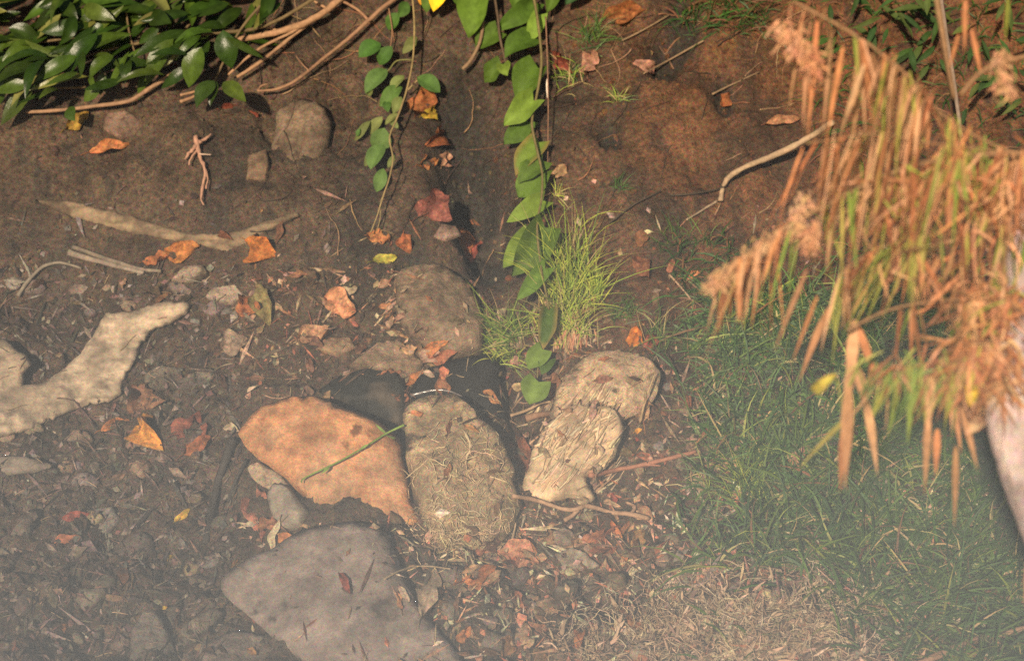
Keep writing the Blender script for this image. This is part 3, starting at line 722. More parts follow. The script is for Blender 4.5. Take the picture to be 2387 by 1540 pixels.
# ------------------------------------------------------------------ fallen leaves, one by one
OR = (0.55, 0.22, 0.085); DOR = (0.36, 0.13, 0.05); RED = (0.30, 0.075, 0.05); TANL = (0.47, 0.28, 0.155); CRM = (0.56, 0.43, 0.28); PNK = (0.50, 0.26, 0.17); YEL = (0.62, 0.40, 0.05); BRN = (0.24, 0.12, 0.065); OLV = (0.24, 0.185, 0.075)
FALL = [
 (255, 345, 88, 24, 12, OR, 'bright orange curled leaf lying alone on bare soil at left'),
 (90, 28, 62, 34, -100, PNK, 'tan dead leaf caught in the shrub in the top left corner'),
 (178, 282, 62, 30, 35, (0.45, 0.27, 0.05), 'yellow orange leaf on the soil just below the shrub'),
 (556, 263, 85, 30, -10, (0.25, 0.06, 0.03), 'dark red dead leaf under the lowest glossy sprig'),
 (985, 240, 60, 48, 60, DOR, 'orange brown leaf behind the left vine next to a yellow one'),
 (1000, 264, 34, 26, 20, YEL, 'small yellow leaf in the gully right of the left vine'),
 (1012, 322, 48, 36, 40, DOR, 'dull orange leaf in the upper gully'),
 (995, 380, 40, 28, 10, OR, 'left one of two small orange leaves in the middle gully'),
 (1035, 372, 30, 26, 70, PNK, 'right one of two small leaves in the middle gully'),
 (1010, 480, 80, 62, 35, (0.33, 0.12, 0.085), 'large dull red leaf in the lower gully'),
 (1080, 565, 70, 30, -70, DOR, 'red brown leaf hanging below the gully'),
 (1105, 590, 60, 30, 60, RED, 'reddish leaf just left of the dark clod'),
 (945, 565, 45, 30, -80, DOR, 'rust coloured leaf above the brown boulder'),
 (605, 578, 72, 55, -30, (0.45, 0.17, 0.04), 'vivid orange leaf at the right end of the long driftwood'),
 (425, 582, 80, 36, 15, (0.45, 0.17, 0.05), 'orange leaf under the long driftwood'),
 (365, 605, 60, 25, 10, DOR, 'dull orange leaf right of the parallel sticks'),
 (575, 712, 55, 45, 60, DOR, 'orange leaf beside the olive leaf'),
 (612, 708, 95, 40, -75, OLV, 'long olive dead leaf standing in the litter'),
 (795, 710, 76, 52, -20, (0.62, 0.30, 0.15), 'broad bright orange leaf left of the brown boulder'),
 (730, 780, 70, 42, 15, (0.55, 0.30, 0.17), 'pale orange leaf below the broad bright orange one'),
 (545, 800, 62, 46, 25, (0.36, 0.26, 0.18), 'pale tan leaf lying with a hole in the brown litter'),
 (895, 604, 54, 22, 10, (0.48, 0.42, 0.07), 'yellow green leaf dangling above the brown boulder'),
 (883, 556, 50, 28, -15, OR, 'small orange leaf under the tip of the left vine'),
 (1012, 806, 64, 22, 18, OR, 'upper one of two orange leaves at the foot of the brown boulder'),
 (1030, 826, 64, 24, 8, (0.42, 0.17, 0.09), 'lower one of two orange leaves at the foot of the brown boulder'),
 (952, 814, 22, 30, 80, TANL, 'small tan leaf on the left foot of the brown boulder'),
 (966, 880, 52, 16, 38, OR, 'narrow orange leaf between the two black wet stones'),
 (1478, 805, 75, 40, 75, (0.50, 0.17, 0.03), 'upright glowing orange leaf behind the pale tan boulder'),
 (1512, 806, 52, 32, 75, RED, 'dull red leaf right of the upright orange leaf'),
 (1500, 628, 52, 36, -55, (0.22, 0.09, 0.05), 'dark reddish crumpled leaf on the clay right of the grass clump'),
 (1500, 158, 50, 26, -25, PNK, 'pinkish leaf at the edge of the top right hollow'),
 (1374, 152, 46, 38, 80, PNK, 'pinkish folded leaf under the small upper grass tuft'),
 (1312, 146, 66, 24, -45, RED, 'red leaf right of the vine at the top'),
 (1452, 32, 95, 40, 10, DOR, 'dim orange curled leaf at the top edge'),
 (1304, 400, 42, 32, 40, TANL, 'pale leaf on the clay right of the heart leaves'),
 (1690, 232, 36, 24, 60, DOR, 'small rust leaf left of the hanging grass'),
 (1825, 284, 78, 20, 8, (0.52, 0.25, 0.13), 'long pale orange leaf left of the hanging grass'),
 (352, 1012, 78, 52, -60, (0.66, 0.28, 0.06), 'brightest orange leaf below the forked driftwood'),
 (268, 990, 66, 22, 20, OR, 'narrow orange leaf beneath the forked driftwood'),
 (325, 930, 75, 62, 70, (0.27, 0.14, 0.08), 'brown broad leaf right of the forked driftwood tip'),
 (440, 1000, 72, 55, 20, (0.31, 0.11, 0.07), 'dull red leaf cluster right of the brightest orange leaf'),
 (460, 1040, 70, 30, 30, DOR, 'rust leaf under the dull red leaf cluster'),
 (540, 1002, 34, 20, -10, CRM, 'small cream leaf at the left corner of the orange boulder'),
 (155, 1258, 66, 24, 12, (0.42, 0.16, 0.08), 'orange leaf at lower left on dark litter'),
 (178, 1200, 62, 18, 12, RED, 'dull red narrow leaf above the lower left orange leaf'),
 (425, 1200, 46, 14, 40, YEL, 'narrow yellow leaf right of the grey stone'),
 (142, 1466, 38, 18, 40, OR, 'small orange leaf low at the left'),
 (605, 1200, 110, 55, -85, (0.42, 0.17, 0.11), 'pinkish red leaf left of the smooth pale grey stone'),
 (642, 1248, 70, 18, -105, CRM, 'cream sliver leaf under the smooth pale grey stone'),
 (668, 1250, 46, 20, -20, OR, 'orange shred beside the cream sliver leaf'),
 (925, 1272, 76, 30, -50, (0.42, 0.18, 0.11), 'orange brown leaf on the shoulder of the grey boulder'),
 (805, 1362, 50, 16, -60, RED, 'dark red narrow leaf on the grey boulder'),
 (1000, 1388, 108, 40, 70, (0.50, 0.38, 0.25), 'tall cream folded leaf with a side flap at the bottom centre'),
 (942, 1385, 42, 14, -62, CRM, 'tiny cream leaf left of the tall cream folded leaf'),
 (1208, 1300, 92, 58, -15, (0.60, 0.30, 0.18), 'big curled pink orange leaf at the bottom centre'),
 (1390, 1272, 80, 52, -20, (0.54, 0.23, 0.13), 'orange leaf under the knotted pale twig'),
 (1442, 1262, 100, 18, 110, OR, 'thin orange strip standing right of the orange leaf'),
 (1345, 1262, 76, 14, 20, TANL, 'narrow tan strip left of the orange leaf'),
 (1075, 1340, 40, 30, 50, OR, 'left one in a row of three small orange leaves'),
 (1108, 1352, 50, 24, 10, OR, 'middle one in a row of three small orange leaves'),
 (1135, 1326, 44, 22, 20, DOR, 'right one in a row of three small orange leaves'),
 (1212, 1488, 68, 52, 60, (0.60, 0.38, 0.24), 'square pale orange leaf near the bottom edge'),
 (1355, 1492, 44, 22, 70, OR, 'small orange leaf left of the straw mat'),
 (1080, 1480, 44, 24, 70, OR, 'small rust orange leaf left of the square pale leaf'),
 (1500, 1195, 52, 28, -30, TANL, 'tan leaf at the right end of the knotted pale twig'),
 (1490, 1040, 42, 16, -60, RED, 'short red leaf above the red brown stick'),
 (1390, 1068, 66, 24, 88, CRM, 'cream splinter leaf standing at the wood chunk'),
 (1426, 1168, 38, 14, 88, RED, 'short red leaf above the knotted pale twig'),
 (1862, 1068, 66, 40, 60, PNK, 'folded pink brown leaf standing in the grass'),
 (1630, 1222, 62, 28, -65, CRM, 'cream leaf at the edge of the grass'),
 (1668, 1215, 40, 20, 10, PNK, 'pinkish leaf beside the cream leaf at the grass edge'),
 (1975, 1378, 22, 14, -70, (0.55, 0.05, 0.03), 'tiny bright red petal in the lower grass'),
 (1880, 1240, 46, 22, 10, (0.45, 0.13, 0.08), 'reddish leaf half hidden in the grass'),
 (2030, 1218, 54, 24, 25, TANL, 'tan curled leaf in the grass below the hanging blades'),
 (1735, 1308, 60, 24, 15, (0.45, 0.15, 0.08), 'orange red leaf above the straw mat'),
 (1640, 905, 56, 20, 15, PNK, 'pinkish dead leaf at the upper left rim of the grass'),
 (1700, 1085, 40, 22, 50, TANL, 'small tan leaf left of the bright yellow green tuft'),
 (1500, 950, 44, 34, 80, TANL, 'crumpled tan leaf right of the pale tan boulder'),
 (1210, 1060, 80, 44, -80, (0.25, 0.10, 0.055), 'dark red brown leaf between root covered boulder and wood chunk'),
 (1290, 905, 70, 30, -90, (0.30, 0.14, 0.08), 'hanging brown leaf left of the pale tan boulder'),
 (1275, 1250, 40, 26, 40, TANL, 'tan leaf left of the round pale pebble'),
 (398, 1298, 14, 9, 40, YEL, 'tiny bright yellow petal on dark litter at lower left'),
 (385, 1416, 14, 8, 20, YEL, 'tiny yellow petal left of the rounded grey stone'),
 (1488, 1003, 16, 10, 20, (0.7, 0.32, 0.06), 'tiny orange berry coloured leaf right of the wood chunk'),
]
def fallen(u, v, L, w, ang, col, label, group=None, lift=.007, m=M_DEAD, cr=None):
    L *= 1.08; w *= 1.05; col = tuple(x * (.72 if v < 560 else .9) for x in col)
    a = math.radians(ang); du, dv = math.cos(a) * L / 2, -math.sin(a) * L / 2
    p0, n0 = hit(u - du, v - dv); p1, n1 = hit(u + du, v + dv); pc, nc = hit(u, v)
    k = mpp(depth(pc))
    if abs(depth(p0) - depth(pc)) > L * k * 1.1: p0 = at(u - du, v - dv, depth(pc))
    if abs(depth(p1) - depth(pc)) > L * k * 1.1: p1 = at(u + du, v + dv, depth(pc))
    big = w > 25
    nn = (nc * .5 - FWD * .5 + Vector((random.uniform(-.4, .4), 0, random.uniform(-.3, .3)))).normalized()
    p0 = p0 - ray(u, v) * lift; p1 = p1 - ray(u, v) * lift * random.uniform(.6, 2.2)
    mb = MB()
    leaf_geo(mb, p0, p1, w * k * 1.15, nn, 'dead', jit(col, .08), curl=random.uniform(-.05, .22), fold=random.uniform(.15, .7), segs=9, crumple=(cr if cr is not None else (.75 if big else .45)), rib=-.25, twist=random.uniform(-.8, .8))
    d = (p1 - p0).normalized()
    tube_geo(mb, [p0, p0 - d * L * k * .12, p0 - d * L * k * .22 + Vector((0, 0, -.004))], .0016, .001, tuple(x * .6 for x in col), 4, 0, 2)
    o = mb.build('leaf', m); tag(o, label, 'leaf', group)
    return o
for f in FALL: fallen(*f)
# side flap of the tall cream leaf is a leaf of its own look; small scattered leaves follow
GR = [((0.40, 0.18, 0.09), 'small rust brown dead leaf lying in the shore litter', 'rust brown leaves in the litter'), ((0.40, 0.27, 0.17), 'small tan dead leaf lying in the shore litter', 'tan leaves in the litter'), ((0.17, 0.10, 0.06), 'small dark brown dead leaf lying in the shore litter', 'dark brown leaves in the litter')]
cnt = 0
while cnt < 150:
    u = random.uniform(-30, 1720); v = random.uniform(520, 1550)
    if v < 640 + 260 * max(0, (u - 900) / 800) and random.random() < .85: continue
    if 550 < u < 970 and 940 < v < 1200: continue
    if 560 < u < 1020 and v > 1230 and random.random() < .9: continue
    c_, l_, g_ = random.choices(GR, [4, 3, 4])[0]
    if u < 560 and random.random() < .6: continue
    if u < 340 and 720 < v < 1010: continue
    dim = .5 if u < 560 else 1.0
    L_ = random.uniform(20, 52); w_ = L_ * random.choice([.28, .42, .6]); an = random.uniform(-40, 220)
    kind = 'narrow' if w_ < .35 * L_ else ('broad' if w_ > .5 * L_ else 'small')
    am = an % 180; lie = 'level' if am < 25 or am > 155 else ('slanting up right' if am < 70 else ('upright' if am < 110 else 'slanting up left'))
    lab = unique(lambda: f"{kind} {g_.split(' leaves')[0]} dead leaf {lie} {where(u, v)}")
    if lab is None: continue
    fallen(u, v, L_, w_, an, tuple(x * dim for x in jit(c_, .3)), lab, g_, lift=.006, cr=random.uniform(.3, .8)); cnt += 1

BIG = set(range(1, 29)) | set(range(len(SOLID) - 3, len(SOLID)))
# uncountable litter: shreds, crumbs and fine twigs
mb = MB()
for i in range(15000):
    u = random.uniform(-60, 2440); v = 420 + 1150 * random.random() ** .8
    dens = 1.0 if v > 620 + 240 * max(0, min(1, (u - 900) / 700)) else .12
    if random.random() > dens: continue
    if (560 < u < 975 and 930 < v < 1215) or (540 < u < 980 and v > 1240 and random.random() < .6): continue
    b = cast(CAM, ray(u, v))
    if b is None: continue
    if WHICH[0] > 0 and random.random() < (1.0 if WHICH[0] > max(BIG) - 3 else (.97 if WHICH[0] in (9, 15) else .86 if WHICH[0] in (13,) else (.9 if WHICH[0] in BIG else .4))): continue
    p, n, _ = b
    s = random.uniform(.003, .013) * (1 if random.random() < .85 else 1.8)
    c_ = random.choice([(0.22, 0.13, 0.08), (0.34, 0.22, 0.14), (0.10, 0.065, 0.045), (0.06, 0.045, 0.034), (0.42, 0.30, 0.20), (0.28, 0.12, 0.07), (0.16, 0.13, 0.09)])
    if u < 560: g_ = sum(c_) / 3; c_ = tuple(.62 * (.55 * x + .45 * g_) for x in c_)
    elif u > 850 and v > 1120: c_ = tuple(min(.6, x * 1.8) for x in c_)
    t = Vector((random.gauss(0, 1), random.gauss(0, 1), random.gauss(0, 1))); t = (t - n * t.dot(n)).normalized(); q = n.cross(t)
    el = random.choice([1, 1.6, 3.5]); wd = random.uniform(.35, .9) if el < 3 else .3
    p = p + n * random.uniform(.001, .006)
    up = n * s * random.uniform(-.2, .7)
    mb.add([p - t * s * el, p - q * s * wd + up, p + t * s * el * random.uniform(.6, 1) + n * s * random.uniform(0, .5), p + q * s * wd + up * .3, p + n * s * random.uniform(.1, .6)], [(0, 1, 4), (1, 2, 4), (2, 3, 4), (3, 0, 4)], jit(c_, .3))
o = mb.build('leaf_litter', M_DEAD, smooth=False); tag(o, 'brown shreds of rotten leaves and crumbs strewn over the shore', 'leaf litter', None, 'stuff')
mb = MB()
for i in range(420):
    u = random.uniform(-40, 1750); v = random.uniform(560, 1560)
    if v < 620 + 260 * max(0, (u - 900) / 800) and random.random() < .8: continue
    if 555 < u < 975 and (930 < v < 1215 or v > 1240): continue
    tube_geo(mb, wander(u, v, random.uniform(-.6, 1.2) + (math.pi if random.random() < .5 else 0), random.randint(3, 5), random.uniform(7, 16), .3, .006), random.uniform(.0008, .0025), .0006, jit(random.choice([(0.3, 0.2, 0.12), (0.14, 0.09, 0.06), (0.42, 0.3, 0.19)]), .25), 4, .2, sub=2)
o = mb.build('fine_twigs', M_STRAW); tag(o, 'fine broken twigs mixed into the shore litter', 'twigs', None, 'stuff')
mb = MB()
for i in range(230):
    u = random.uniform(560, 2050); v = random.uniform(-10, 620)
    if random.random() < .35: v = random.uniform(-10, 130)
    w_ = wander(u, v, random.gauss(.7, .7) + random.choice([0, math.pi]), random.randint(5, 11), random.uniform(8, 18), .35, random.uniform(.002, .014))
    tube_geo(mb, w_, random.uniform(.0008, .0024), .0006, jit(random.choice([(0.05, 0.035, 0.025), (0.24, 0.12, 0.06), (0.33, 0.2, 0.11), (0.07, 0.045, 0.03)]), .25), 4, .3, sub=2)
o = mb.build('fine_roots', M_TWIG); tag(o, 'thin roots and stems trailing over the bare bank', 'roots', None, 'stuff')
mb = MB()
for i in range(750):
    u = random.uniform(-40, 2000); v = random.uniform(40, 900)
    p, n = hit(u, v)
    if WHICH[0] != 0: continue
    s = random.uniform(.006, .016) * (1.6 if random.random() < .08 else 1)
    c_ = jit(random.choice([(0.16, 0.078, 0.037), (0.11, 0.055, 0.028)] if u > 1150 else [(0.105, 0.07, 0.044), (0.075, 0.052, 0.035)]), .25)
    t = n.orthogonal().normalized(); q = n.cross(t); K_ = 7
    V = [p + (t * math.cos(2 * math.pi * k / K_) + q * math.sin(2 * math.pi * k / K_)) * s * random.uniform(.7, 1.25) - n * s * .3 for k in range(K_)]
    V += [p + (t * math.cos(2 * math.pi * k / K_ + .4) + q * math.sin(2 * math.pi * k / K_ + .4)) * s * random.uniform(.4, .75) + n * s * random.uniform(.25, .55) for k in range(K_)]
    mb.add(V, [(k, (k + 1) % K_, K_ + (k + 1) % K_, K_ + k) for k in range(K_)] + [tuple(range(K_, 2 * K_))], c_)
o = mb.build('soil_clods', M_SOIL, smooth=False); tag(o, 'small clods of earth stuck on the bare bank', 'clods', None, 'stuff')
# soil crumbs on the bare bank
mb = MB()
for i in range(13000):
    u = random.uniform(-40, 2200); v = random.uniform(60, 1000)
    b = cast(CAM, ray(u, v))
    if b is None: continue
    if WHICH[0] != 0: continue
    p, n, _ = b; s = random.uniform(.0015, .006) * (2.4 if random.random() < .07 else 1)
    c_ = random.choice([(0.17, 0.08, 0.038), (0.10, 0.05, 0.026), (0.20, 0.11, 0.06)] if u > 1150 else [(0.115, 0.075, 0.047), (0.07, 0.048, 0.032), (0.16, 0.11, 0.07)])
    V = [p + Vector((random.gauss(0, .7), random.gauss(0, .7), random.gauss(0, .7))).normalized() * s * random.uniform(.6, 1.2) for _k in range(3)] + [p + n * s * random.uniform(.7, 1.5)]
    mb.add(V, [(0, 1, 3), (1, 2, 3), (2, 0, 3), (0, 2, 1)], jit(c_, .35))
o = mb.build('soil_crumbs', M_SOIL, smooth=False); tag(o, 'loose crumbs of soil on the bare bank', 'soil crumbs', None, 'stuff')

# ------------------------------------------------------------------ straw mat at the bottom right
mb = MB()
for i in range(5200):
    u = random.gauss(1670, 230); v = random.gauss(1475, 80)
    if v < 1320 or u < 1270 or u > 2150 or v < 1450 - (u - 1300) * .35 + random.uniform(-70, 60): continue
    if (u - 1800) ** 2 / 80 ** 2 + (v - 1378) ** 2 / 34 ** 2 < 1: continue
    if perlin(np.array([[u * .010, v * .018, 4.2]]))[0] < random.uniform(-.35, .3): continue
    a = random.gauss(0.9, .9)
    p0, n = hit(u, v); k = mpp(depth(p0)); P = [p0 + n * random.uniform(.0, .02)]; d = RIGHT * math.cos(a) + UP * math.sin(a) * .8
    for _j in range(4):
        d = (d + Vector((random.gauss(0, .55), random.gauss(0, .4), random.gauss(-.12, .5)))).normalized()
        P.append(P[-1] + d * random.uniform(7, 22) * k)
    tube_geo(mb, P, random.uniform(.0009, .0024), .0007, jit(random.choice([(0.80, 0.64, 0.43), (0.72, 0.55, 0.36), (0.8, 0.64, 0.43), (0.55, 0.40, 0.25), (0.44, 0.31, 0.2), (0.62, 0.48, 0.32), (0.3, 0.2, 0.13), (0.5, 0.33, 0.22)]), .25), 3, .2, sub=2)
for i in range(420):
    u = random.gauss(1680, 220); v = random.gauss(1480, 70)
    if u < 1270 or v < 1450 - (u - 1300) * .3 or v < 1330: continue
    p0, n = hit(u, v); k = mpp(depth(p0)); a = random.gauss(.6, .8)
    leaf_geo(mb, p0 + n * .004, p0 + n * random.uniform(.004, .03) + (RIGHT * math.cos(a) + UP * math.sin(a)) * random.uniform(10, 40) * k, random.uniform(4, 11) * k, (n - FWD).normalized(), 'dead', jit(random.choice([(0.5, 0.36, 0.24), (0.38, 0.27, 0.18), (0.2, 0.14, 0.1), (0.58, 0.43, 0.29)]), .25), segs=3, across=1, crumple=.6)
o = mb.build('dry_straw', M_STRAW); tag(o, 'matted dry straw covering the bottom right shore', 'straw', None, 'stuff')

# ------------------------------------------------------------------ green grass
G1 = (0.06, 0.135, 0.028); G2 = (0.11, 0.19, 0.036); G3 = (0.26, 0.32, 0.06); GS = (0.48, 0.38, 0.17); GD = (0.045, 0.10, 0.03)
mb = MB()
def in_sward(u, v):
    left = 1640 - 20 * math.sin(v / 60) if v > 760 else 1640 + (760 - v) * .3
    if v < 690 or v > 1580: return 0
    if u < left - 40: return 0
    e = min(1, (u - left + 40) / 160); d = .25 + .75 * e
    if v > 1330 and u < 2100: d *= max(.05, min(1, (u - 1780 - (v - 1330) * 1.2) / 260))
    return d
n_bl = 0; tries = 0
while n_bl < 10500 and tries < 70000:
    tries += 1
    u = random.uniform(1580, 2480); v = random.uniform(690, 1600)
    if random.random() > in_sward(u, v): continue
    # blades grow in clumps
    if perlin(np.array([[u * .012, v * .016, 1.5]]))[0] < random.uniform(-.55, .1): continue
    b = cast(CAM, ray(u, v))
    if b is None: continue
    p, n, _ = b; k = mpp(depth(p))
    a = random.gauss(math.pi / 2, 1.0)
    d = RIGHT * math.cos(a) + Vector((0, 0, 1)) * max(.15, math.sin(a)) + Vector((0, random.uniform(-.7, .3), 0))
    wide = random.random() < .30
    L = random.uniform(35, 125) * k * (1.5 if wide else 1)
    c_ = jit(random.choices([G1, G2, G3, GS, GD, BRN], [5, 3, .8, .6, 4, .5])[0], .25)
    blade_geo(mb, p, d, L, random.uniform(.005, .009) if wide else random.uniform(.002, .0048), c_, Vector((random.uniform(-1, 1) * .7, random.uniform(-.6, .2), random.uniform(-2.0, -.2))), segs=4); n_bl += 1
# sparse blades on the rest of the right bank and top
for i in range(900):
    u, v = random.choice([(random.uniform(1880, 2440), random.uniform(-20, 300)), (random.uniform(1580, 1800), random.uniform(-20, 90)), (random.uniform(1560, 1750), random.uniform(560, 760)), (random.uniform(1880, 2440), random.uniform(300, 700))])
    p, n = hit(u, v); k = mpp(depth(p))
    a = random.gauss(math.pi / 2, 1.0)
    d = RIGHT * math.cos(a) + Vector((0, 0, 1)) * math.sin(a) + Vector((0, -.5, 0))
    blade_geo(mb, p, d, random.uniform(40, 130) * k, random.uniform(.003, .007), jit(random.choice([G1, GD, GD, BRN]), .25), Vector((random.uniform(-.8, .8), -.4, random.uniform(-2.4, -.6))), segs=4)
o = mb.build('grass', M_GRASS); tag(o, 'dark green grass sward covering the right shore', 'grass', None, 'stuff')

def tuft(u, v, n, l0, l1, ang, spr, cols, label, wts=None, ru=18, rv=10, droop=1.2, w=(.0014, .0032)):
    mb = MB()
    for i in range(n):
        p, nn = hit(u + random.gauss(0, ru), v + random.gauss(0, rv)); k = mpp(depth(p))
        a = math.radians(random.gauss(ang, spr))
        d = RIGHT * math.cos(a) + UP * math.sin(a) + Vector((0, random.uniform(-.8, -.1), 0))
        blade_geo(mb, p, d, random.uniform(l0, l1) * k, random.uniform(*w), jit(random.choices(cols, wts)[0], .2), Vector((random.uniform(-.5, .5), -.2, -random.uniform(.2, 1) * droop)), segs=5)
    o = mb.build('grass_tuft', M_GRASS); tag(o, label, 'grass tuft')
    return o
YG = (0.46, 0.52, 0.08); YG2 = (0.28, 0.40, 0.06)
tuft(1325, 690, 210, 60, 230, 92, 24, [YG, YG2, G2, GS], 'tallest yellow green grass tuft beside the heart leaves', [4, 4, 2, 1.5], 28, 48)
tuft(1310, 770, 170, 50, 120, 95, 40, [YG, YG2, GS, (0.4, 0.2, 0.1)], 'yellow green grass skirt below the tallest tuft', [3, 3, 2, 1], 40, 22)
tuft(1388, 695, 60, 40, 120, 88, 18, [YG, YG2], 'narrow yellow green tuft on the right side of the tallest tuft', None, 8, 10)
tuft(1180, 790, 150, 50, 140, 125, 45, [YG2, G2, G1, GS], 'spiky green grass tuft right of the brown boulder', [3, 3, 2, 1], 26, 16)
tuft(1180, 838, 60, 30, 75, 90, 60, [YG2, G2, YG], 'small low grass tuft on top of the large black stone', None, 20, 8)
tuft(1375, 92, 60, 40, 100, 80, 35, [G1, G2, GD], 'small green tuft high on the bank right of the vine', None, 14, 14)
tuft(1330, 185, 40, 30, 75, 110, 50, [G1, YG2, GS], 'straggly green tuft under the red leaf', None, 14, 14)
tuft(1442, 230, 32, 24, 52, 70, 45, [G2, YG2, GS], 'tiny isolated grass tuft on the upper clay', None, 8, 5)
tuft(1440, 438, 24, 22, 48, 70, 45, [G1, GD], 'tiny faint grass tuft below the clay hollow', None, 10, 6)
tuft(1298, 455, 16, 28, 60, 60, 55, [GS, YG], 'straw coloured sprig right of the lower heart leaves', None, 4, 3)
tuft(1450, 730, 50, 30, 85, 90, 45, [G1, GD, G2], 'dark grass tuft on the clay above the pale tan boulder', None, 20, 14)
tuft(1530, 790, 40, 40, 110, 75, 25, [GS, G2, G1], 'thin straw green tuft right of the dull red leaf', None, 18, 18)
tuft(1750, 1140, 120, 40, 130, 92, 28, [YG, YG2, G2], 'bright yellow green tuft in the dark grass', None, 26, 20)
tuft(1660, 1000, 60, 30, 90, 100, 45, [G1, G2, GS], 'loose green tuft at the left edge of the grass', None, 30, 40)
tuft(1590, 560, 26, 30, 80, 110, 40, [G1, GD, G2], 'dark thin tuft on the clay below the pale curved root', None, 25, 20)
# dry hanging roots below the tallest tuft
mb = MB()
for i in range(60):
    u, v = random.gauss(1325, 24), random.gauss(775, 14); p, nn = hit(u, v); k = mpp(depth(p))
    p = p - ray(u, v) * .03
    blade_geo(mb, p, Vector((random.uniform(-.25, .25), -.15, -1)), random.uniform(50, 115) * k, random.uniform(.002, .006), jit(random.choice([(0.5, 0.25, 0.14), (0.5, 0.36, 0.2), (0.36, 0.17, 0.09)]), .2), Vector((random.uniform(-.4, .4), .1, -.5)), segs=4)
o = mb.build('dry_grass', M_STRAW); tag(o, 'dry orange grass hanging under the tallest tuft', 'dry grass', None, 'stuff')
# single green stalk across the orange boulder
mb = MB(); P = [hit(u, v)[0] - ray(u, v) * .03 for u, v in [(703, 1125), (712, 1112), (790, 1075), (860, 1035), (900, 1010), (942, 990)]]
tube_geo(mb, P, .0022, .0035, (0.22, 0.33, 0.06), 5, .05)
for (u, v, du, dv) in [(900, 1010, -25, -22), (895, 1012, 40, 10), (770, 1086, -22, 18), (840, 1046, 20, -12)]:
    p = hit(u, v)[0] - ray(u, v) * .03; q = hit(u + du, v + dv)[0] - ray(u, v) * .045
    leaf_geo(mb, p, q, .008, -FWD, 'lance', (0.20, 0.31, 0.06), segs=4)
o = mb.build('grass_stalk', M_LEAF); tag(o, 'single green stalk lying across the orange boulder', 'grass stalk')

# ------------------------------------------------------------------ leafy vines
def pleaf(parent, base, tip, w, col, shape, m, lift, fold=.25, curl=.12, nrm=None, name='leaf', label=None, lift2=None, pal=None, crumple=0.0, segs=9, twist=0.0, edge=None):
    (u0, v0), (u1, v1) = base, tip
    pm, n = hit((u0 + u1) / 2, (v0 + v1) / 2); dpt = depth(pm) - lift
    p0 = at(u0, v0, dpt); p1 = at(u1, v1, dpt - (lift2 or 0))
    mb = MB(); N_ = nrm or (to_sun * .5 - FWD * .6 + Vector((random.uniform(-.35, .35), 0, random.uniform(-.2, .5)))).normalized()
    leaf_geo(mb, p0, p1, w * mpp(dpt), N_, shape, col, curl, fold, segs, crumple, twist=twist, edge=edge)
    d = (p0 - p1).normalized()
    o = mb.build(name, m, parent)
    if label: o['label'] = label
    return o
def stem_part(parent, pts, r0, r1, col, lift, m=M_TWIG, name='stem'):
    P = []
    for q in pts:
        p, n = hit(q[0], q[1]); P.append(at(q[0], q[1], depth(p) - lift))
    # keep the stem from jumping with the soil behind it
    for _k in range(3):
        D = [depth(p) for p in P]; D = [min(D[max(i - 1, 0)], D[i], D[min(i + 1, len(D) - 1)]) * .5 + .5 * (D[max(i - 1, 0)] + D[i] + D[min(i + 1, len(D) - 1)]) / 3 for i in range(len(D))]
        P = [at(q[0], q[1], d) for q, d in zip(pts, D)]
    k = mpp(depth(P[0])); mb = MB(); tube_geo(mb, P, r0 * k, r1 * k, col, 6, .08)
    return mb.build(name, m, parent)

V1 = (0.098, 0.165, 0.02); V2 = (0.066, 0.12, 0.016); V3 = (0.14, 0.22, 0.03)
o0, _ = hit(1245, 40)
vine = empty('vine', o0, 'trailing vine of large heart shaped leaves down the middle of the bank', 'vine')
stem_part(vine, [(1240, -30), (1255, 60), (1262, 150), (1248, 240), (1240, 290), (1252, 350), (1264, 405), (1262, 465), (1252, 530), (1262, 630), (1278, 720), (1264, 790), (1256, 835), (1252, 890)], 3.5, 2, (0.16, 0.13, 0.05), .07)
stem_part(vine, [(1150, -25), (1160, 40), (1166, 90), (1180, 150), (1192, 175)], 3.5, 2.5, (0.09, 0.06, 0.035), .07)
stem_part(vine, [(1128, 48), (1118, 100), (1098, 140), (1078, 162)], 4, 5, (0.2, 0.13, 0.07), .06)
stem_part(vine, [(1272, 40), (1276, 140), (1278, 260), (1276, 420)], 1.8, 1.2, (0.22, 0.12, 0.07), .05, name='aerial_root')
stem_part(vine, [(1276, 185), (1275, 205), (1277, 228)], 2.6, 2, (0.75, 0.62, 0.5), .052, name='aerial_root')  # pale short piece: a glint on the root put into its colour
HL = [((1112, -28), (1090, 82), 66, V1), ((1240, 6), (1162, 74), 50, V2), ((1264, 30), (1240, 90), 38, V3), ((1166, 74), (1116, 122), 40, V2), ((1242, 92), (1172, 142), 62, V2),
      ((1172, 142), (1140, 184), 42, V2), ((1180, 146), (1202, 178), 26, V3), ((1258, 160), (1194, 228), 58, V2), ((1238, 240), (1160, 300), 48, V3), ((1228, 286), (1172, 350), 52, V2),
      ((1250, 334), (1190, 412), 56, V3), ((1262, 372), (1206, 428), 44, V2), ((1268, 402), (1212, 458), 54, V1), ((1258, 466), (1170, 514), 44, V3), ((1262, 528), (1180, 634), 62, V2), ((1240, 540), (1185, 620), 46, V3),
      ((1262, 626), (1198, 700), 48, V1), ((1280, 722), (1256, 808), 44, V2), ((1262, 820), (1226, 868), 36, V3), ((1254, 884), (1234, 944), 52, V3), ((1285, 838), (1268, 870), 28, V2), ((1210, -20), (1196, 30), 44, V2), ((1300, -25), (1268, 25), 46, V2), ((1340, -30), (1310, 15), 40, GD), ((1075, -30), (1060, 20), 40, V2)]
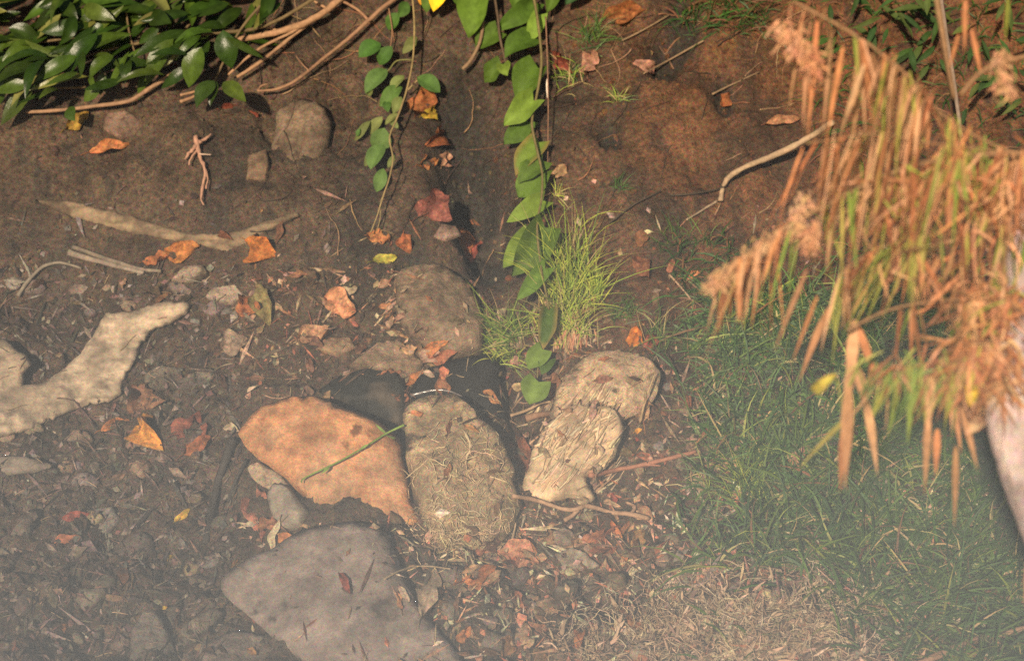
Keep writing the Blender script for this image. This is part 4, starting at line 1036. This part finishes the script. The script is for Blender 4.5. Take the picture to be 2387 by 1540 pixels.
for i, (b, t, w, c_) in enumerate(HL):
    jx, jy = random.uniform(-9, 9), random.uniform(-7, 7); b = (b[0] + jx, b[1] + jy); t = (t[0] + jx + random.uniform(-12, 12), t[1] + jy + random.uniform(-9, 9)); w *= random.choice([.8, 1, 1, 1.1])
    pleaf(vine, b, t, w * random.uniform(1.0, 1.35), jit(c_, .12), 'heart', M_LEAF, random.uniform(.05, .13), crumple=random.uniform(0, .22), edge=random.choice([None] * 7 + [(0.2, 0.15, 0.04)]), fold=random.uniform(.3, .75), curl=random.uniform(.05, .2), lift2=random.uniform(-.02, .05), twist=random.uniform(-.5, .5))
pleaf(vine, (1035, -45), (1010, 28), 50, (0.85, 0.52, 0.02), 'heart', M_LEAF, .14, fold=.2, label='bright yellow leaf')
pleaf(vine, (1000, -30), (994, 30), 30, V2, 'oval', M_LEAF, .12)
pleaf(vine, (992, -35), (980, 12), 26, (0.6, 0.28, 0.03), 'oval', M_LEAF, .12, label='orange leaf')

o0, _ = hit(940, 120)
vine2 = empty('vine', o0, 'thin vine with small pointed leaves left of the gully', 'vine')
stem_part(vine2, [(960, -20), (966, 60), (962, 140), (948, 210), (928, 270), (908, 320), (916, 370), (906, 420), (895, 452), (880, 500), (864, 542)], 2.6, 1.6, (0.26, 0.19, 0.08), .06)
stem_part(vine2, [(906, 20), (914, 70), (910, 110)], 1.8, 1.4, (0.24, 0.13, 0.07), .05)
stem_part(vine2, [(962, 140), (925, 142), (905, 165), (880, 180)], 1.8, 1.4, (0.16, 0.16, 0.05), .06)
stem_part(vine2, [(945, 215), (968, 192), (978, 182)], 2, 1.6, (0.3, 0.22, 0.1), .06)
stem_part(vine2, [(897, 448), (888, 470), (886, 510), (878, 540)], 1.6, 1.2, (0.22, 0.17, 0.07), .05)
S1 = (0.085, 0.15, 0.035); S2 = (0.06, 0.125, 0.025); S3 = (0.15, 0.18, 0.055)
for b, t, w, c_ in [((888, 102), (836, 134), 38, S2), ((914, 108), (884, 152), 32, S2), ((972, 86), (938, 126), 22, S3), ((902, 162), (852, 218), 36, S1), ((942, 176), (912, 216), 22, S3), ((972, 180), (1026, 216), 36, S2), ((938, 203), (884, 248), 32, S1), ((936, 226), (916, 265), 22, S3), ((928, 264), (898, 292), 16, S3), ((864, 282), (826, 328), 16, S3), ((892, 272), (862, 314), 24, S3), ((896, 298), (878, 354), 44, S1), ((894, 336), (864, 396), 38, S1), ((874, 342), (850, 388), 16, S3), ((920, 360), (904, 392), 12, S3), ((894, 392), (878, 448), 28, S1), ((868, 190), (860, 225), 20, S3), ((900, 235), (905, 262), 18, S2), ((910, 280), (930, 300), 14, S3), ((840, 300), (832, 318), 10, S2), ((930, 30), (905, 70), 30, S2), ((950, 5), (928, 40), 26, S2)]:
    pleaf(vine2, b, t, w * 1.15, jit(c_, .15), 'oval', M_LEAF, random.uniform(.04, .09), fold=random.uniform(.15, .5), curl=random.uniform(.05, .25), twist=random.uniform(-.5, .5), lift2=random.uniform(-.03, .04))

# ------------------------------------------------------------------ glossy shrub in the top left
o0, _ = hit(250, 60)
shrub = empty('shrub', o0, 'dark glossy leaved shrub overhanging the top left corner', 'shrub')
SG = (0.022, 0.043, 0.006); SG2 = (0.046, 0.076, 0.010); SG3 = (0.13, 0.14, 0.035)
for pts, r in [([(-30, 180), (60, 196), (140, 205), (200, 203)], 4), ([(760, -20), (620, 60), (480, 80), (330, 100), (200, 130)], 5), ([(480, -30), (430, 70), (300, 80), (160, 90), (20, 110)], 4), ([(290, -20), (300, 70), (320, 140)], 3), ([(640, -20), (560, 70), (500, 190)], 4), ([(130, -20), (100, 60), (30, 110), (-30, 120)], 4)]:
    stem_part(shrub, pts, r, r * .7, (0.13, 0.09, 0.04), .09)
EX = [((78, 200), (2, 292), 40), ((70, 196), (-30, 214), 34), ((-20, 165), (60, 200), 30), ((500, 188), (458, 252), 40), ((505, 190), (490, 248), 22), ((520, 192), (574, 238), 36), ((240, 170), (234, 222), 26), ((235, 198), (196, 238), 28), ((265, 130), (208, 188), 30), ((305, 140), (292, 196), 30), ((405, 90), (342, 198), 44), ((470, 110), (440, 205), 54), ((520, 70), (540, 160), 50), ((430, 70), (310, 135), 30), ((300, 80), (108, 160), 34), ((190, 60), (95, 75), 34), ((140, 5), (182, 48), 30), ((195, 15), (270, 50), 36), ((20, 66), (95, 92), 38), ((110, 130), (5, 150), 36), ((230, 75), (150, 195), 36), ((180, 130), (82, 192), 34), ((140, 210), (90, 232), 20), ((350, 40), (400, 55), 40), ((160, 250), (175, 282), 30)]
for b, t, w in EX:
    pleaf(shrub, b, t, w * 1.1, jit(SG if random.random() < .6 else SG2, .2), 'lance', M_GLOSS, random.uniform(.10, .2), fold=random.uniform(.1, .35), curl=random.uniform(.05, .2), twist=random.uniform(-.5, .5), lift2=random.uniform(-.03, .1))
cnt = 0
while cnt < 190:
    u = random.uniform(-40, 900); v = random.uniform(-70, 215)
    lim = 205 - max(0, u - 60) * .07 if u < 480 else 170 - (u - 480) * .75
    if v > lim: continue
    if u > 560 and random.random() < .55: continue
    a = math.radians(random.gauss(214, 22) if random.random() < .75 else random.uniform(180, 360)); L = random.uniform(60, 150)
    t = (u + math.cos(a) * L, v - math.sin(a) * L * .75)
    if t[1] > lim + 60: continue
    pleaf(shrub, (u, v), t, random.uniform(17, 34) * (L / 110 * .4 + .6), jit(random.choices([SG, SG2, SG3], [6, 4, 1])[0], .25), 'lance', M_GLOSS, random.uniform(.02, .2), fold=random.uniform(.05, .4), curl=random.uniform(-.05, .25), twist=random.uniform(-.7, .7), lift2=random.uniform(-.04, .08), segs=7, nrm=(to_sun * .4 - FWD * .4 + Vector((random.uniform(-.8, .8), 0, random.uniform(-.3, .9)))).normalized()); cnt += 1

# undergrowth at the top right, behind the hanging grass
o0, _ = hit(2150, 40)
bush = empty('bush', o0, 'dark leafy undergrowth at the top right behind the hanging grass', 'bush')
for i in range(70):
    u = random.uniform(1930, 2430); v = random.uniform(-60, 260 if u > 2250 else 150)
    a = math.radians(random.uniform(180, 330)); L = random.uniform(40, 100)
    pleaf(bush, (u, v), (u + math.cos(a) * L, v - math.sin(a) * L * .8), random.uniform(9, 17), jit(random.choice([(0.022, 0.05, 0.012), (0.03, 0.065, 0.014), (0.06, 0.085, 0.02)]), .25), 'lance', M_LEAF, random.uniform(.03, .3), segs=5, twist=random.uniform(-.6, .6))
stem_part(bush, [(2190, -30), (2205, 80), (2225, 200), (2240, 320)], 6, 5, (0.2, 0.15, 0.11), .3)

# ------------------------------------------------------------------ near trunk with flood-draped dead grass
TR = 3.9
mb = MB()
P = [at(2660, 1600, TR + .05), at(2550, 1370, TR + .03), at(2452, 1180, TR), at(2388, 1010, TR), at(2368, 890, TR + .02), at(2395, 700, TR + .08), at(2440, 400, TR + .12), at(2500, 60, TR + .16), at(2560, -200, TR + .2)]
P0 = P[0]; gd = drop(P0.x + .12, P0.y)[0]
P = [gd - Vector((0, 0, .1)), gd + Vector((-.02, 0, .15))] + P
tube_geo(mb, P, .10, .035, (0.62, 0.49, 0.45), 28, .03, sub=8)
o = mb.build('trunk', M_TRUNK)
trunk = empty('tree_trunk', gd, 'leaning pale pinkish tree trunk at the right edge close to the camera', 'tree trunk')
o.parent = trunk; o.location = o.location - Vector(gd)

root_p = at(2200, 400, TR)
dg = empty('dead_grass', root_p, 'dead orange grass draped over twigs in front at the right, out of focus', 'dead grass')
DG = [(0.52, 0.22, 0.095), (0.46, 0.24, 0.12), (0.34, 0.13, 0.055), (0.60, 0.34, 0.18), (0.24, 0.10, 0.045), (0.20, 0.11, 0.05)]
DGG = [(0.30, 0.31, 0.06), (0.20, 0.27, 0.05), (0.36, 0.30, 0.08)]
def holder(pts, r, col, d=TR):
    mb = MB(); Q = [at(u, v, d + (q[0] if q else 0)) for (u, v, *q) in pts]
    tube_geo(mb, Q, r * mpp(d), r * .7 * mpp(d), col, 6, .15); mb.build('twig', M_TWIG, dg)
HOLD = [[(1850, 5), (1900, 30), (1990, 80), (2060, 130), (2130, 190), (2190, 260), (2300, 330), (2440, 380)],
        [(1640, 672), (1690, 630), (1745, 590), (1830, 530), (1940, 470), (2060, 410), (2200, 370), (2440, 350)],
        [(1880, 335), (1960, 322), (2050, 312), (2140, 330), (2300, 350), (2440, 370)],
        [(1960, 640), (2010, 600), (2100, 560), (2220, 540), (2430, 520)],
        [(1975, 770), (2010, 750), (2080, 720), (2200, 700), (2430, 690)],
        [(2100, 860), (2180, 845), (2260, 850), (2430, 840)],
        [(2180, -20), (2200, 100), (2225, 230)], [(2240, 220), (2300, 160), (2430, 120)]]
for i, h in enumerate(HOLD): holder(h, [4, 6, 3, 3, 4, 4, 7, 6][i], (0.26, 0.15, 0.075))
nbl = 0
def gblade(u, v, L, w, ang, col, dd=0, curlx=0.0, bend=None):
    """A broad dead blade hanging from (u, v), L photo pixels long."""
    global nbl
    d = TR + dd + random.uniform(-.10, .10); p = at(u, v, d); k = mpp(d); a = math.radians(ang)
    dirv = RIGHT * math.cos(a) + UP * math.sin(a) + FWD * random.uniform(-.25, .25)
    mb = MB(); sd = (RIGHT * math.cos(random.gauss(0, .5)) + FWD * math.sin(random.gauss(0, .6))).normalized()
    blade_geo(mb, p, dirv, L * k, w * k, jit(col, .15), bend if bend is not None else Vector((curlx, random.uniform(-.2, .2), -random.uniform(.1, .6))), side=sd, segs=6, tipcol=jit(tuple(x * .85 for x in col), .1))
    mb.build('blade', M_STRAW, dg); nbl += 1
def along(pts, t):
    P = np.array([(p[0], p[1]) for p in pts], float); d = np.concatenate([[0], np.cumsum(np.linalg.norm(np.diff(P, axis=0), axis=1))])
    return float(np.interp(t * d[-1], d, P[:, 0])), float(np.interp(t * d[-1], d, P[:, 1]))
def dcol(): return random.choice(DG) if random.random() < .66 else random.choice(DGG)
for hi, n, L0, L1, ang, t0, t1 in [(0, 40, 90, 260, 264, .0, .75), (2, 50, 150, 330, 252, 0, .75), (1, 56, 90, 260, 260, 0, .9), (3, 42, 120, 260, 262, 0, .95), (4, 16, 120, 240, 265, .2, .9), (5, 24, 80, 200, 268, 0, .9)]:
    cl = [(random.uniform(t0, t1), random.gauss(ang, 9), random.uniform(.7, 1.15), random.choice([0, 0, 1])) for _c in range(max(4, n // 6))]
    for i in range(n):
        tc, ac, lc, gc = random.choice(cl)
        u, v = along(HOLD[hi], min(1, max(0, tc + random.gauss(0, .018))))
        gblade(u + random.uniform(-8, 8), v + random.uniform(-8, 8), random.uniform(L0, L1) * lc, random.uniform(6, 14), random.gauss(ac, 7), random.choice(DGG) if (gc and random.random() < .7) or random.random() < .16 else random.choice(DG))
# the distinct long hanging bunches
for (u, v, L, w, a, c_) in [(1992, 745, 210, 22, 266, DG[3]), (1978, 900, 240, 26, 266, DG[1]), (1985, 850, 120, 22, 262, DG[3]), (1995, 850, 130, 20, 285, DG[1]), (2000, 760, 150, 16, 290, DG[0]), (2018, 930, 180, 18, 280, DG[3]), (1965, 1000, 150, 16, 268, DG[0]), (1985, 985, 120, 24, 262, DG[3]),
                            (2172, 880, 130, 18, 268, DG[3]), (2165, 960, 200, 16, 269, DG[1]), (2185, 1000, 110, 14, 266, DG[0]), (2215, 890, 170, 15, 278, DG[1]), (2228, 1040, 190, 14, 269, DG[1]), (2240, 950, 150, 13, 285, DG[1]), (2250, 860, 130, 15, 240, DG[0]),
                            (1745, 590, 150, 20, 268, DG[3]), (1725, 600, 160, 16, 272, DG[0]), (1705, 615, 130, 14, 280, DG[0]), (1775, 600, 170, 15, 262, DG[0]), (1905, 690, 170, 16, 250, DG[0]), (1880, 630, 210, 18, 246, DG[1]), (1930, 720, 190, 16, 248, DG[1]), (2390, 560, 190, 26, 268, DGG[1]), (2330, 660, 90, 16, 300, DGG[0]), (2250, 0, 130, 20, 268, DG[0]), (2265, 70, 110, 14, 285, DG[0]), (2235, 80, 90, 13, 255, DG[0]), (2350, -10, 110, 18, 270, DGG[0]), (2070, 895, 120, 13, 240, DGG[0]), (2100, 880, 150, 12, 255, DGG[1]), (2130, 880, 160, 13, 262, DGG[1]), (2150, 885, 130, 12, 275, DGG[0]), (1990, 960, 190, 14, 222, DGG[2]), (2400, 1290, 120, 16, 262, DG[3]), (1905, 50, 280, 17, 264, DG[0]), (1940, 90, 240, 18, 262, DG[3]), (1965, 110, 230, 16, 260, DG[0]), (2000, 140, 190, 22, 265, DG[1]), (2015, 150, 170, 20, 250, DG[3]), (2060, 180, 150, 15, 268, DGG[0]), (2100, 210, 160, 16, 264, DG[1]), (2140, 240, 130, 18, 266, DG[3]), (2165, 250, 110, 16, 268, DG[0]), (1880, 150, 150, 13, 266, DG[1])]:
    if 1900 < u < 2260 and v > 700: w *= 1.55
    gblade(u, v, L, w, a, c_)
# fuzzy dead heads and two yellow leaves caught in it
FUZZ = [((1815, 55), (1875, 125), 44, (0.56, 0.29, 0.16)), ((1860, 100), (1912, 165), 40, (0.48, 0.23, 0.12)), ((2330, 120), (2345, 220), 34, (0.45, 0.25, 0.14)), ((1845, 545), (1880, 460), 34, (0.55, 0.32, 0.18)), ((1900, 520), (1880, 575), 36, (0.50, 0.26, 0.14)), ((1645, 675), (1745, 592), 34, (0.54, 0.31, 0.17)), ((1740, 592), (1840, 535), 30, (0.52, 0.29, 0.16))]
for (bb, tt, w, c_) in FUZZ:
    mb = MB()
    for i in range(110):
        t = random.random(); u = bb[0] + (tt[0] - bb[0]) * t + random.gauss(0, w * .3); v = bb[1] + (tt[1] - bb[1]) * t + random.gauss(0, w * .3); d = TR + random.gauss(0, .015); a = random.uniform(3.4, 6.0)
        blade_geo(mb, at(u, v, d), RIGHT * math.cos(a) + UP * math.sin(a) + FWD * random.uniform(-.6, .6), random.uniform(14, 38) * mpp(d), random.uniform(3, 8) * mpp(d), jit(c_, .3), Vector((random.uniform(-1, 1), random.uniform(-1, 1), -.6)), segs=3)
    m_ = mb.build('seed_head', M_STRAW, dg); m_['kind'] = 'stuff'
for (bb, tt, w, c_) in [((2270, 900), (2262, 950), 30, (0.62, 0.45, 0.06)), ((1890, 910), (1950, 870), 26, (0.42, 0.34, 0.06)), ((2290, 980), (2250, 1020), 30, (0.5, 0.3, 0.17))]:
    mb = MB(); leaf_geo(mb, at(*bb, TR - .05), at(*tt, TR - .1), w * mpp(TR), -FWD + Vector((random.uniform(-.4, .4), 0, .3)), 'dead', c_, .2, .4, 9, .35)
    mb.build('leaf', M_DEAD, dg)
# matted lumps of fine dead grass on the trunk
mb = MB()
for hi, n, L0, L1, ang, t0, t1 in [(0, 60, 90, 280, 264, .0, .9), (2, 55, 120, 300, 254, 0, .95), (1, 75, 80, 240, 262, 0, .95), (3, 35, 80, 220, 262, 0, .95)]:
    cl = [(random.uniform(t0, t1), random.gauss(ang, 9), random.choice(DG + DGG[:2])) for _c in range(14)]
    for i in range(n):
        tc, ac, cc_ = random.choice(cl); u, v = along(HOLD[hi], min(1, max(0, tc + random.gauss(0, .03)))); u += random.gauss(0, 12); v += random.gauss(0, 14); d = TR + random.uniform(-.12, .15); a = math.radians(random.gauss(ac, 9))
        blade_geo(mb, at(u, v, d), RIGHT * math.cos(a) + UP * math.sin(a) + FWD * random.uniform(-.3, .3), random.uniform(L0, L1) * mpp(d), random.uniform(3, 8) * mpp(d), jit(cc_ if random.random() < .6 else random.choice(DG), .2), Vector((random.uniform(-.3, .3), random.uniform(-.2, .2), -.5)), segs=5)
for (cu, cv, su, sv, n) in [(2300, 820, 75, 32, 420), (2320, 700, 80, 50, 260), (2230, 430, 110, 70, 100), (2090, 470, 100, 60, 40), (2350, 450, 60, 90, 100), (2190, 610, 100, 50, 60), (2330, 890, 60, 20, 160)]:
    for i in range(n):
        u, v = random.gauss(cu, su * .6), random.gauss(cv, sv * .6); d = TR + random.uniform(-.12, .15)
        a = random.gauss(math.radians(262), .8); p = at(u, v, d)
        blade_geo(mb, p, RIGHT * math.cos(a) + UP * math.sin(a) + FWD * random.uniform(-.6, .6), random.uniform(40, 130) * mpp(d), random.uniform(4, 10) * mpp(d), jit(random.choice(DG + [(0.28, 0.13, 0.06), (0.36, 0.18, 0.09)] + ([DGG[0]] if random.random() < .5 else [])), .25), Vector((random.uniform(-.8, .8), random.uniform(-.5, .5), random.uniform(-1, .2))), segs=4)
m_ = mb.build('matted_grass', M_STRAW, dg); m_['kind'] = 'stuff'
for (cu, cv) in [(2130, 850), (2180, 855)]:
    pass
mb = MB()
for i in range(130):
    u, v = random.gauss(2140, 65), random.gauss(858, 22); d = TR + random.uniform(-.08, .08); a = random.gauss(math.radians(262), .45)
    blade_geo(mb, at(u, v, d), RIGHT * math.cos(a) + UP * math.sin(a) + FWD * random.uniform(-.5, .2), random.uniform(40, 130) * mpp(d), random.uniform(4, 8) * mpp(d), jit(random.choice([DGG[0], DGG[1], (0.12, 0.2, 0.035), DG[1], DG[2]]), .2), Vector((random.uniform(-.5, .5), 0, -.6)), segs=4)
m_ = mb.build('green_grass', M_GRASS, dg); m_['kind'] = 'stuff'

# ------------------------------------------------------------------ mist drifting low over the shore in front of the bank
mm = bpy.data.materials.new('mist'); mm.use_nodes = True
nt = mm.node_tree; N = nt.nodes; K = nt.links
for nd in list(N):
    if nd.type != 'OUTPUT_MATERIAL': N.remove(nd)
pv = N.new('ShaderNodeVolumePrincipled'); pv.inputs['Color'].default_value = (0.74, 0.86, 1.0, 1); pv.inputs['Anisotropy'].default_value = -0.1
geo = N.new('ShaderNodeNewGeometry'); sx = N.new('ShaderNodeSeparateXYZ'); K.new(geo.outputs['Position'], sx.inputs[0])
mr = N.new('ShaderNodeMapRange'); mr.interpolation_type = 'SMOOTHSTEP'
mr.inputs[1].default_value = 1.25; mr.inputs[2].default_value = 0.2; mr.inputs[3].default_value = 0.0; mr.inputs[4].default_value = 0.125
K.new(sx.outputs['Z'], mr.inputs[0])
K.new(mr.outputs[0], pv.inputs['Density'])
K.new(pv.outputs[0], N['Material Output'].inputs['Volume'])
x0, x1, y0, y1, z0, z1 = -5, 5, -5.2, -1.2, -1.6, 1.3
me = bpy.data.meshes.new('mist')
me.from_pydata([(x, y, z) for x in (x0, x1) for y in (y0, y1) for z in (z0, z1)], [], [(0, 1, 3, 2), (4, 6, 7, 5), (0, 4, 5, 1), (2, 3, 7, 6), (0, 2, 6, 4), (1, 5, 7, 3)])
me.materials.append(mm)
mo = bpy.data.objects.new('mist', me); COL.objects.link(mo); tag(mo, 'thin pale mist lying low in front of the shore', 'mist', None, 'stuff')
